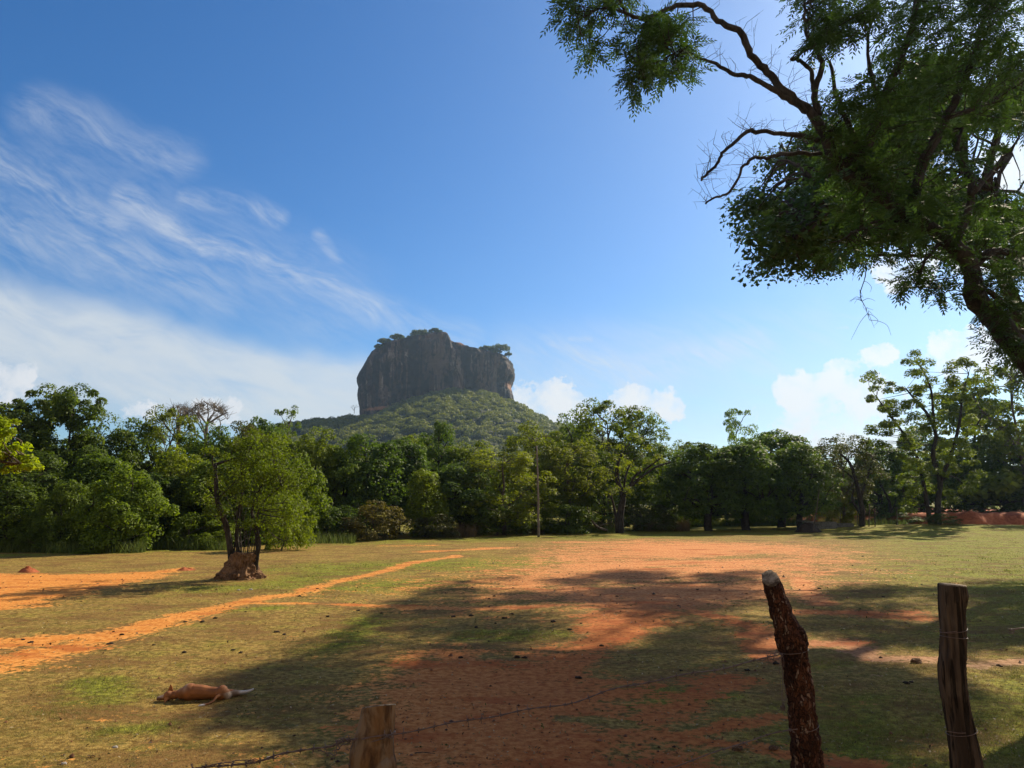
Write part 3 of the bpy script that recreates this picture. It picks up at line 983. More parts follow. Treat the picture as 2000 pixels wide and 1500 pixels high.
rng = np.random.default_rng(22)
mb = MB()
mc, mr = [], []
for _ in range(420):
    Y = 88 + 340 * rng.uniform() ** 1.6
    px = rng.uniform(-60, 2100)
    r = rng.uniform(3.0, 5.0)
    ytop = 890 if px < 1280 else 905
    hmax = at(px, ytop + rng.uniform(-4, 60), Y).z
    mc.append((ray(px, 980)[0] * Y, Y, max(r * .7, min(hmax, 22) - r * .9)))
    mr.append(r)
    k = mc[-1][2] - r
    while k > 1:
        mc.append((mc[-1][0] + rng.normal() * 1.5, Y + rng.normal() * 2, k))
        mr.append(r * .95)
        k -= r * 1.2
mr = np.array(mr)
crowns(mb, mc, mr, 420, .85, rng)
fw = mb.build('forest', M['leaf_mid'])
tag(fw, 'continuous mass of trees behind the forest edge', 'forest', kind='stuff')

# ------------------------------------------------------------------ the rock
def rock():
    top = [(700, 790), (703, 745), (712, 715), (722, 695), (736, 679), (760, 668), (800, 661), (845, 653), (872, 650), (884, 654), (888, 664), (905, 668), (922, 676), (938, 684), (960, 688), (984, 690), (996, 700), (1004, 715), (1007, 740)]
    mpp = ROCK_Y / FPX
    cx, zb = ray(855, 800)[0] * ROCK_Y, at(855, 835, ROCK_Y).z
    tx = np.array([ray(a, b)[0] * ROCK_Y - cx for a, b in top])
    tz = np.array([at(a, b, ROCK_Y - 54).z for a, b in top])
    ztop_max = tz.max()
    # half widths left and right per height, from the photograph
    Ls = np.array([(a, at(855, b, ROCK_Y).z) for a, b in [(712, 835), (706, 808), (702, 780), (702, 745), (708, 725), (716, 705), (726, 690), (740, 677), (765, 667)]])
    Rs = np.array([(a, at(855, b, ROCK_Y).z) for a, b in [(1010, 835), (1007, 800), (1005, 780), (999, 757), (1006, 742), (1006, 722), (1002, 708), (994, 698), (975, 690)]])
    nT, nV, nC = 420, 190, 26
    V = np.zeros((nV + nC, nT, 3))
    th = np.linspace(0, 2 * np.pi, nT, endpoint=False)
    cs, sn = np.cos(th), np.sin(th)
    ex = .72
    sx_ = np.sign(cs) * np.abs(cs) ** ex
    sy_ = np.sign(sn) * np.abs(sn) ** ex
    depth = 62.0
    for r in range(nV + nC):
        if r < nV:
            t, inner = r / (nV - 1), 1.0
        else:
            t, inner = 1.0, 1 - (r - nV + 1) / nC
        for k in range(nT):
            # local column: height of the rim over this column
            xk = sx_[k]
            xg = (xk * 88) * inner
            zr = np.interp(xg, tx, tz)
            z = zb + t * (zr - zb)
            zz_l = np.interp(z, Ls[:, 1], Ls[:, 0])
            zz_r = np.interp(z, Rs[:, 1], Rs[:, 0])
            le, re = (zz_l - 855) * mpp, (zz_r - 855) * mpp
            x = (le + (re - le) * (xk * .5 + .5))
            x = x * inner + (1 - inner) * 5
            rd = depth * (1 - .10 * t ** 3)
            y = sy_[k] * rd * inner
            if sn[k] < 0:
                y += 5.5 * math.sin(t * 5.0 + .4) * inner * min(1, -sn[k] * 2)       # bulge and overhang of the near face
                y -= 9 * max(0, 1 - abs(x - 62) / 40) * inner                          # rounded buttress at the right
                y += 8 * math.exp(-((x - 28) / 9) ** 2) * inner * (t > .0)             # recess left of it
            if r >= nV:
                z = np.interp(x, tx, tz) - 1.5 * (1 - inner) ** .5
            V[r, k] = (x, y, z)
    for r in range(nV + nC):
        edge = min(1.0, r / 12)
        for k in range(nT):
            x, y, z = V[r, k]
            p = Vector((x, y, z))
            n1 = mnoise.fractal(p * .028, 1.0, 2.1, 4)
            flute = mnoise.noise(Vector((x * .16, y * .16, z * .016)))
            ledge = mnoise.fractal(Vector((x * .012, y * .012, z * .050 + .5 * n1)), 1.0, 2.0, 3)
            fine = mnoise.fractal(p * .16, .9, 2.1, 3)
            crag = abs(mnoise.fractal(Vector((x * .055, y * .055, z * .040 + 5)), .8, 2.2, 4))
            o = -crag * 5.5 + 1.4 + n1 * 5.0 + flute * 2.6 + ledge * 3.0 + fine * 1.0
            rr = math.hypot(x, y) + 1e-6
            if r < nV:
                damp = .35 + .65 * min(1, abs(math.sin(th[k])) * 1.6)
                V[r, k] += np.array((x / rr * o * damp * .6, y / rr * o, fine * .5))
            else:
                V[r, k] += np.array((0, 0, fine * 1.4 + n1 * .8))
    mb = MB()
    n = nV + nC
    ii, jj = np.meshgrid(np.arange(n - 1), np.arange(nT), indexing='ij')
    j2 = (jj + 1) % nT
    mb.add(V.reshape(-1, 3), np.stack([ii * nT + jj, ii * nT + j2, (ii + 1) * nT + j2, (ii + 1) * nT + jj], -1))
    m, g = new_mat('gneiss')
    co = g.coord()
    streak = g.noise(g.mapping(co, scale=(1, 1, .06)), .28, 6, .68, .3)
    streak2 = g.noise(g.mapping(co, scale=(1, 1, .10), loc=(40, 0, 0)), .09, 4, .6)
    band = g.noise(g.mapping(co, scale=(1, 1, .45)), .045, 5, .6, .6)
    fine = g.noise(co, .5, 6, .7)
    base = g.mix(g.mapr(band, .35, .65), (.045, .032, .027), (.115, .080, .066))
    base = g.mix(g.mapr(fine, .55, .75, 0, .5), base, (.17, .125, .10))
    dark = g.m('MAXIMUM', g.mapr(streak, .50, .59), g.mapr(streak2, .48, .55))
    pale = g.mapr(g.noise(g.mapping(co, scale=(1, 1, .22), loc=(13, 5, 2)), .075, 6, .7, .5), .54, .66)
    base = g.mix(g.m('MULTIPLY', pale, .85), base, (.33, .27, .245))
    colr = g.mix(g.m('MULTIPLY', dark, .86), base, (.009, .009, .011))
    sx = g.n('ShaderNodeSeparateXYZ')
    g.put(sx.inputs[0], co)
    # rusty scars: below the step of the top, on the right edge, and along the foot
    for (cx_, cz_, rx_, rz_) in [(ray(912, 682)[0] * ROCK_Y - cx, at(912, 682, ROCK_Y).z, 14, 9), (ray(998, 762)[0] * ROCK_Y - cx, at(998, 762, ROCK_Y).z, 8, 6),
                                 (ray(760, 805)[0] * ROCK_Y - cx, at(760, 808, ROCK_Y).z, 30, 2.5)]:
        dx = g.m('DIVIDE', g.m('SUBTRACT', sx.outputs[0], cx_), rx_)
        dz = g.m('DIVIDE', g.m('SUBTRACT', sx.outputs[2], cz_), rz_)
        q = g.m('SQRT', g.m('ADD', g.m('MULTIPLY', dx, dx), g.m('MULTIPLY', dz, dz)))
        f = g.mapr(g.m('ADD', q, g.m('MULTIPLY', g.m('SUBTRACT', fine, .5), 1.6)), .5, 1.0, .75, 0)
        colr = g.mix(f, colr, (.33, .17, .10))
    out(g, principled(g, colr, .85, bump(g, g.m('ADD', fine, g.m('MULTIPLY', streak, .8)), .9, 1.5), .25))
    o = mb.build('rock_outcrop', m, smooth=True)
    o.location = (cx, ROCK_Y, 0)
    tag(o, 'huge dark steep sided rock with a sloping top rising above the wooded hill', 'rock')
    return o


rock()


def far_tree(name, label, px, pbase, ptop, wpx, Y, n, per, leaf, lf, seed, squash=.5, bare=False, group=None, tint=(1, 1, 1)):
    """small distant tree with visible stems"""
    rng = np.random.default_rng(seed)
    b = at(px, pbase, Y)
    H = (pbase - ptop) / FPX * Y
    Rw = wpx / FPX * Y / 2
    root = empty(name, b, label, 'tree', group)
    th, rr = rng.uniform(0, 6.28, n), np.sqrt(rng.uniform(.05, 1, n)) * Rw * .85
    C = np.column_stack([rr * np.cos(th), rr * np.sin(th), H * (.9 - .35 * (rr / Rw) ** 2) - rng.uniform(0, .22, n) * H])
    tm = MB()
    tp = np.column_stack([np.zeros(5), np.zeros(5), np.linspace(-.15 * H, .45 * H, 5)])
    grow(tm, rng, tp, np.linspace(H * .030, H * .02, 5), C, 6, H * .017, H * .008, 5)
    tm.build('trunk', M['bark' if not bare else 'bark_pale'], root, True)
    if not bare:
        cm = MB()
        r = Rw * .34
        clump_leaves(cm, C, np.tile([r, r, r * squash], (n, 1)), per, leaf, leaf * .65, rng, inner=.3)
        o = cm.build('crown', M[lf], root)
        o.color = (*tint, 1)
    return root


RT = ROCK_Y - 8
far_tree('plateau_tree', 'thin spreading tree at the left end of the rock top', 758, 672, 650, 46, RT, 9, 60, 2.0, 'leaf_far', 'leaf_far', 1, group='trees on the rock top') if False else None
for i, (lb, px, pb, pt, w, n) in enumerate([
    ('thin low tree leaning out at the left end of the rock top', 752, 676, 658, 36, 9),
    ('flat crowned tree right of the low one at the left end of the rock top', 776, 668, 648, 34, 8),
    ('broad umbrella crowned tree near the highest point of the rock', 821, 661, 641, 42, 12),
    ('small umbrella tree on the highest point of the rock', 850, 655, 637, 26, 8),
    ('low bushy tree between the umbrella trees and the left rock edge', 800, 664, 652, 18, 6),
    ('pale thin tree at the left of the right hand rock shoulder', 950, 690, 673, 32, 9),
    ('dense rounded tree on the right shoulder of the rock', 976, 692, 670, 46, 14),
    ('small drooping bush on the right rim of the rock', 993, 700, 680, 14, 5),
    ('low scrub on the sloping left shoulder of the rock', 742, 684, 668, 24, 8),
    ('low scrub between the two flat crowned trees on the left of the rock top', 788, 668, 657, 26, 8),
    ('low scrub beside the broad umbrella tree on the rock top', 836, 660, 648, 26, 8),
    ('low scrub along the right hand shoulder of the rock', 962, 692, 678, 34, 10),
]):
    far_tree('plateau_tree', lb, px, pb + 3, pt + 4, w, ROCK_Y - 50, n + 5, 70, 1.9, 'leaf_far', 40 + i, .85, tint=(.55, .65, .6), group='trees on the rock top')
far_tree('plateau_tree', 'grey nearly leafless tree at the left foot of the rock', 692, 805, 787, 24, ROCK_Y - 40, 26, 0, 1, None, 61, bare=True)


# bare fan shaped trees above the left forest
def bare_tree(label, px, pbase, ptop, wpx, Y, seed, n=60):
    rng = np.random.default_rng(seed)
    b = at(px, pbase, Y)
    H, Rw = (pbase - ptop) / FPX * Y, wpx / FPX * Y / 2
    root = empty('bare_tree', (b.x, Y, 0), label, 'tree', 'bare trees above the forest')
    z0 = b.z
    th, q = rng.uniform(0, 6.28, n), np.sqrt(rng.uniform(.02, 1, n))
    C = np.column_stack([q * Rw * np.cos(th), q * Rw * np.sin(th), z0 + H * np.sqrt(np.maximum(0, 1.02 - q ** 2)) * .95])
    tm = MB()
    tp = np.column_stack([np.zeros(7), np.zeros(7), np.linspace(-.2, z0 + H * .1, 7)])
    grow(tm, rng, tp, np.linspace(.26, .15, 7), C, 14, .075, .034, 5)
    # fine twigs at every tip
    for c_ in C:
        for _ in range(6):
            e = c_ + rng.normal(size=3) * np.array([.45, .45, .22]) + np.array([0, 0, .15])
            tube(tm, [c_ - [0, 0, .3], e], [.024, .010], 3, cap=False)
    tm.build('trunk', M['bark_pale'], root, True)


bare_tree('leafless grey fan shaped tree above the forest, the larger right one', 404, 834, 783, 92, 72, 4, 64)
bare_tree('leafless grey fan shaped tree above the forest, the smaller left one', 350, 830, 787, 62, 74, 5, 44)

# ------------------------------------------------------------------ hero trees
def stems(mb, paths, Y, scale=1.0, sides=8, rng=None):
    P = []
    for pts, r0, r1 in paths:
        w = [at(p[0], p[1], Y + (p[2] if len(p) > 2 else 0)) for p in pts]
        sp = smooth_path(w, 4)
        tube(mb, sp, np.linspace(r0, r1, len(sp)), sides, wob=.05, rng=rng)
        P.append(sp)
    return P


# tree growing out of the termite mound
def mound_tree():
    rng = np.random.default_rng(31)
    gx, gy, gz0 = gpz(476, 1130)
    Y = gy
    root = empty('mound_tree', (gx, gy, gz0), 'small spreading tree with many thin stems growing from the termite mound', 'tree')
    inv = np.array([gx, gy, gz0])
    tm, cm = MB(), MB()
    main = [
        ([(455, 1120), (448, 1060, -.1), (440, 1020, -.2), (425, 980, -.3), (422, 940, -.2), (421, 910, 0), (425, 906, .1), (460, 895, .3), (490, 880, .4)], .13, .03),
        ([(498, 1120), (503, 1070, 0), (498, 1030, .1), (492, 1000, .2), (505, 960, .3), (530, 920, .3)], .09, .02),
        ([(500, 1100), (508, 1060, -.2), (500, 1020, -.3), (515, 980, -.4), (550, 950, -.5)], .05, .015),
        ([(470, 1110), (462, 1040, .2), (470, 980, .4), (480, 920, .6), (500, 880, .7)], .08, .02),
        ([(421, 930), (415, 900, -.2), (418, 880, -.2)], .04, .015), ([(424, 975), (450, 950, -.4), (470, 930, -.6)], .04, .012),
    ]
    P = stems(tm, main, Y, rng=rng)
    for k in range(26):                                       # the sheaf of thin stems above the mound
        x0 = rng.uniform(455, 505)
        x1 = x0 + rng.normal() * 22 + (x0 - 470) * .5
        dy = rng.normal() * .5
        pts = [(x0, 1112, rng.normal() * .15), (x0 + rng.normal() * 5, 1060, dy * .4), (x1, rng.uniform(930, 1010), dy)]
        P += stems(tm, [(pts, .022, .006)], Y, sides=4, rng=rng)
    discs = [(520, 900, 62, 110), (490, 880, 45, 70), (560, 905, 55, 100), (590, 940, 42, 90), (550, 960, 60, 120), (500, 950, 60, 110), (460, 930, 40, 55), (450, 980, 30, 28), (470, 1000, 36, 40),
             (575, 985, 45, 100), (530, 1005, 42, 75), (590, 1010, 26, 55), (438, 905, 22, 22), (415, 890, 20, 14), (520, 870, 32, 60), (560, 880, 32, 60), (490, 1030, 26, 22), (510, 1040, 22, 16)]
    C, Rd, n = [], [], []
    discs = [(478 + (a - 478) * .86 - 4, b, r * .88, k) for a, b, r, k in discs] + [(412, 930, 18, 14), (405, 975, 16, 12), (432, 960, 20, 18), (425, 1000, 16, 12)]
    for px, py, r, k in discs:
        for _ in range(max(2, k // 9)):
            a = rng.normal(size=2)
            a = a / max(1, np.linalg.norm(a)) * r * .75
            C.append(tuple(at(px + a[0], py + a[1], Y + rng.normal() * .8)))
            s = rng.uniform(.28, .5)
            Rd.append((s, s, s * .75))
    C, Rd = np.array(C), np.array(Rd)
    pool = np.concatenate(P)
    for c_ in C:
        j = int((np.linalg.norm(pool - c_, axis=1) + np.maximum(0, pool[:, 2] - c_[2])).argmin())
        mid = (pool[j] + c_) / 2 + rng.normal(size=3) * .08
        tube(tm, [pool[j], mid, c_], [.018, .012, .005], 4, cap=False)
    clump_leaves(cm, C, Rd, 120, .085, .055, rng, inner=.1, jit=1.1)
    for mbx in (tm, cm):
        mbx.v = [v - inv for v in mbx.v]
    tm.build('trunk', M['bark_dark'], root, True)
    o = cm.build('crown', M['leaf_light'], root)
    o.color = (.66, .78, .5, 1)
    # termite mound
    mb = MB()
    nth, nr = 150, 70
    V = np.zeros((nr, nth, 3))
    for a in range(nr):
        t = a / (nr - 1)
        for b in range(nth):
            th = 2 * math.pi * b / nth
            r = .42 * (1 - t) ** 2.2 + .60 * (1 - t * .28)
            x, y, z = r * math.cos(th), r * math.sin(th) * .85, t * 1.0 - .12
            p = Vector((x * 2.2, y * 2.2, z * 1.3))
            o_ = mnoise.fractal(p, .8, 2.2, 4) * .20 + mnoise.fractal(p * 5, .6, 2.2, 4) * .09 + mnoise.noise(Vector((x * 7, y * 7, z * 1.4))) * .22
            if t > .9: o_ += mnoise.noise(Vector((x * 4, y * 4, 3))) * .1
            k = 1 + o_
            V[a, b] = (x * k - .15 * (1 - t), y * k, z + mnoise.noise(p * 2) * .10 + mnoise.fractal(p * 6, .7, 2.1, 3) * .05)
    ii, jj = np.meshgrid(np.arange(nr - 1), np.arange(nth), indexing='ij')
    j2 = (jj + 1) % nth
    VV = V.reshape(-1, 3)
    VV = np.concatenate([VV, [[0, 0, .92]]])
    mb.add(VV, np.stack([ii * nth + jj, ii * nth + j2, (ii + 1) * nth + j2, (ii + 1) * nth + jj], -1),
           [((nr - 1) * nth + b, (nr - 1) * nth + (b + 1) % nth, nr * nth) for b in range(nth)])
    mo = mb.build('termite_mound', M['soil_clod'], smooth=True)
    mo.location = (gx, gy, gz0)
    tag(mo, 'crumbling brown termite mound around the foot of the many stemmed tree', 'termite mound')


mound_tree()


def hero_tree(name, label, base_px, Y, paths, discs, leafm, barkm, seed, leaf=.2, lw=.11, per=60, tint=(1, 1, 1), zb=0.0, depth=1.6, cs=(.5, .9), group=None, inner=.2):
    rng = np.random.default_rng(seed)
    b = np.array([ray(base_px, 980)[0] * Y, Y, zb])
    root = empty(name, b, label, 'tree', group)
    tm, cm = MB(), MB()
    P = stems(tm, paths, Y, rng=rng)
    C, Rd = [], []
    for px, py, r in discs:
        n = max(3, int(r * r / 110))
        for _ in range(n):
            a = rng.normal(size=2)
            a = a / max(1, np.linalg.norm(a)) * r * .8
            C.append(tuple(at(px + a[0], py + a[1], Y + rng.normal() * depth)))
            s = rng.uniform(*cs)
            Rd.append((s, s, s * .65))
    C, Rd = np.array(C), np.array(Rd)
    pool = np.concatenate(P)
    for c_ in C:
        j = int((np.linalg.norm(pool - c_, axis=1) + np.maximum(0, pool[:, 2] - c_[2])).argmin())
        mid = (pool[j] + c_) / 2 + rng.normal(size=3) * .15
        tube(tm, smooth_path([pool[j], mid, c_], 3), np.linspace(.035, .01, 7), 4, cap=False)
    clump_leaves(cm, C, Rd, per, leaf, lw, rng, inner=inner)
    for mbx in (tm, cm):
        mbx.v = [v - b for v in mbx.v]
    tm.build('trunk', M[barkm], root, True)
    o = cm.build('crown', M[leafm], root)
    o.color = (*tint, 1)
    return root


hero_tree('forked_tree', 'dark trunked tree with low forks and long crooked limbs at the lawn edge', 1210, 66,
          [([(1211, 1043), (1212, 1000), (1217, 970), (1208, 945), (1205, 925), (1208, 900), (1215, 885)], .34, .10),
           ([(1217, 975), (1228, 955), (1245, 938), (1262, 925), (1282, 912), (1310, 902)], .18, .05),
           ([(1228, 955), (1240, 930), (1262, 915), (1290, 895), (1300, 890)], .12, .04),
           ([(1206, 1043), (1203, 1010), (1198, 985), (1193, 968)], .17, .07),
           ([(1217, 970), (1222, 930), (1232, 905), (1240, 895)], .12, .04)],
          [(1210, 902, 14), (1235, 910, 20), (1188, 948, 22), (1215, 915, 14), (1255, 930, 18), (1178, 930, 16), (1285, 905, 14), (1240, 960, 16), (1200, 960, 14), (1195, 880, 20), (1260, 890, 18)],
          'leaf_light', 'bark_dark', 71, leaf=.2, lw=.11, per=55, tint=(1, 1, .75), cs=(.4, .8))
hero_tree('leaning_tree', 'tall open crowned tree with several stems standing on the red bank', 1830, 74,
          [([(1832, 1028), (1832, 980), (1836, 940), (1822, 890), (1828, 850), (1812, 810), (1795, 790), (1770, 760)], .32, .08),
           ([(1818, 1028), (1808, 970), (1800, 930), (1790, 890), (1760, 840), (1730, 800), (1712, 775)], .24, .06),
           ([(1836, 940), (1860, 880), (1875, 820), (1880, 770), (1892, 730)], .22, .06),
           ([(1828, 850), (1822, 800), (1818, 760), (1800, 720), (1790, 705)], .14, .05),
           ([(1860, 880), (1900, 840), (1920, 810)], .12, .05), ([(1836, 940), (1860, 930), (1880, 945), (1892, 960)], .10, .03)],
          [(1790, 712, 26), (1800, 745, 24), (1712, 748, 22), (1722, 782, 26), (1745, 765, 18), (1805, 775, 26), (1785, 800, 22), (1740, 800, 16), (1845, 760, 26), (1880, 730, 30), (1860, 790, 26), (1900, 765, 26),
           (1830, 820, 22), (1720, 850, 26), (1750, 840, 24), (1790, 850, 26), (1700, 870, 16), (1870, 850, 30), (1910, 830, 24), (1830, 890, 32), (1780, 890, 26), (1870, 900, 24), (1880, 950, 22), (1860, 975, 16), (1900, 935, 16),
           (1820, 930, 28), (1790, 950, 24), (1840, 970, 20), (1760, 925, 22), (1905, 890, 18), (1775, 985, 16)],
          'leaf_mid', 'bark_dark', 72, leaf=.26, lw=.15, per=165, tint=(1.15, 1.15, .8), zb=.5, cs=(.5, .95), depth=2.2)
hero_tree('crooked_tree', 'dark tree forking low with a side stem beside the low concrete slabs', 1682, 72,
          [([(1683, 1030), (1684, 1000), (1680, 975), (1672, 940), (1660, 905), (1640, 885)], .34, .09),
           ([(1683, 1008), (1672, 990), (1664, 975), (1668, 955)], .17, .07),
           ([(1680, 975), (1695, 930), (1705, 895)], .15, .05), ([(1672, 940), (1650, 920), (1625, 905)], .1, .04)],
          [(1655, 890, 26), (1640, 870, 20), (1690, 890, 26), (1670, 920, 20), (1715, 905, 22), (1628, 905, 16), (1700, 930, 16), (1668, 868, 22)],
          'leaf_olive', 'bark_dark', 73, leaf=.2, lw=.11, per=60, tint=(.9, 1.05, .8), cs=(.45, .85))
hero_tree('slender_tree', 'dark slender tree on the slope with a pale curved branch', 1742, 82,
          [([(1740, 1022), (1740, 1000), (1735, 975), (1722, 950)], .26, .08), ([(1740, 1000), (1748, 985), (1750, 970)], .07, .03),
           ([(1772, 1012), (1770, 985), (1762, 950)], .24, .09), ([(1782, 1010), (1786, 975), (1790, 940)], .20, .08)],
          [(1720, 945, 24), (1750, 935, 24), (1770, 950, 22), (1735, 970, 16), (1790, 930, 20)],
          'leaf_dark', 'bark_dark', 74, leaf=.2, lw=.11, per=70, tint=(1.1, 1.15, .8), zb=.6, cs=(.5, .9))
# the leaning stem lying in the grass left of the forked tree
mb = MB()
rng = np.random.default_rng(8)
stems(mb, [([(1186, 1036), (1168, 1030), (1155, 1015), (1150, 1000), (1147, 990)], .13, .04), ([(1168, 1030), (1180, 1024), (1192, 1020)], .05, .02)], 65, rng=rng)
o = mb.build('fallen_branch', M['bark'], smooth=True)
tag(o, 'bent grey branch rising from the grass left of the forked tree', 'branch')

# off frame tree at the left whose bright branch reaches into the picture
rngL = np.random.default_rng(77)
hero_tree('leafy_tree', 'bright green leafy branch tips of a nearer tree at the left frame edge', -150, 22,
          [([(-170, 1130), (-165, 1000), (-150, 900), (-110, 840), (-40, 850), (40, 905)], .16, .015), ([(-150, 900), (-100, 800), (-20, 828), (20, 840)], .08, .012), ([(-150, 930), (-60, 880), (0, 880), (50, 890)], .06, .01)],
          [(-10, 845, 30), (10, 870, 34), (30, 895, 30), (50, 905, 18), (5, 900, 26), (-40, 870, 50), (-80, 840, 60), (62, 912, 10), (20, 835, 16), (-140, 850, 70), (-120, 780, 60)],
          'leaf_light', 'bark', 78, leaf=.12, lw=.085, per=75, tint=(1.6, 1.7, .45), cs=(.16, .32), depth=.5)

# ------------------------------------------------------------------ the big foreground tree and the ones behind it
def fronds(mb, pos, axis, L, rng, pairs=5, ll=.10, lw=.032):
    """pinnate leaves: leaflets in pairs along a drooping axis"""
    n = len(pos)
    axis = unit(axis)
    side = unit(np.cross(axis, np.tile([0, 0, 1.0], (n, 1)) + rng.normal(size=(n, 3)) * .25))
    nrm = unit(np.cross(side, axis))
    L = L * rng.uniform(.7, 1.25, n)
    for k in range(pairs * 2 + 1):
        t = .18 + .82 * (k // 2) / pairs
        s = 0 if k == pairs * 2 else (1 if k % 2 else -1)
        p = pos + axis * (L * t)[:, None] - np.array([0, 0, 1]) * (L * .25 * t * t)[:, None]
        dr = unit(axis * (.75 if s else 1) + side * s * .8 - np.array([0, 0, .30]) + rng.normal(size=(n, 3)) * .12)
        wv = unit(np.cross(dr, nrm))
        l_ = (ll * rng.uniform(.8, 1.2, n) * (1 - .25 * abs(t - .5)))[:, None]
        w_ = lw * .5
        V = np.stack([p, p + dr * l_ * .4 + wv * w_, p + dr * l_, p + dr * l_ * .4 - wv * w_], 1).reshape(-1, 3)
        mb.add(V, np.arange(4 * n).reshape(n, 4))


def twigs(mb, rng, path, n, ln, r=.006):
    for _ in range(n):
        i = int(rng.integers(1, len(path)))
        p = path[i]
        d_ = rng.normal(size=3)
        d_[2] = abs(d_[2]) * .6 + .2
        d_ = d_ / np.linalg.norm(d_) * ln * rng.uniform(.4, 1.2)
        q = p + d_ * .5 + rng.normal(size=3) * ln * .08
        e = p + d_ + rng.normal(size=3) * ln * .12
        tube(mb, [p, q, e], [r, r * .7, r * .35], 4, cap=False)
        for _ in range(2):
            f = q + (e - q) * rng.uniform(0, .8)
            tube(mb, [f, f + rng.normal(size=3) * ln * .22], [r * .5, r * .3], 3, cap=False)


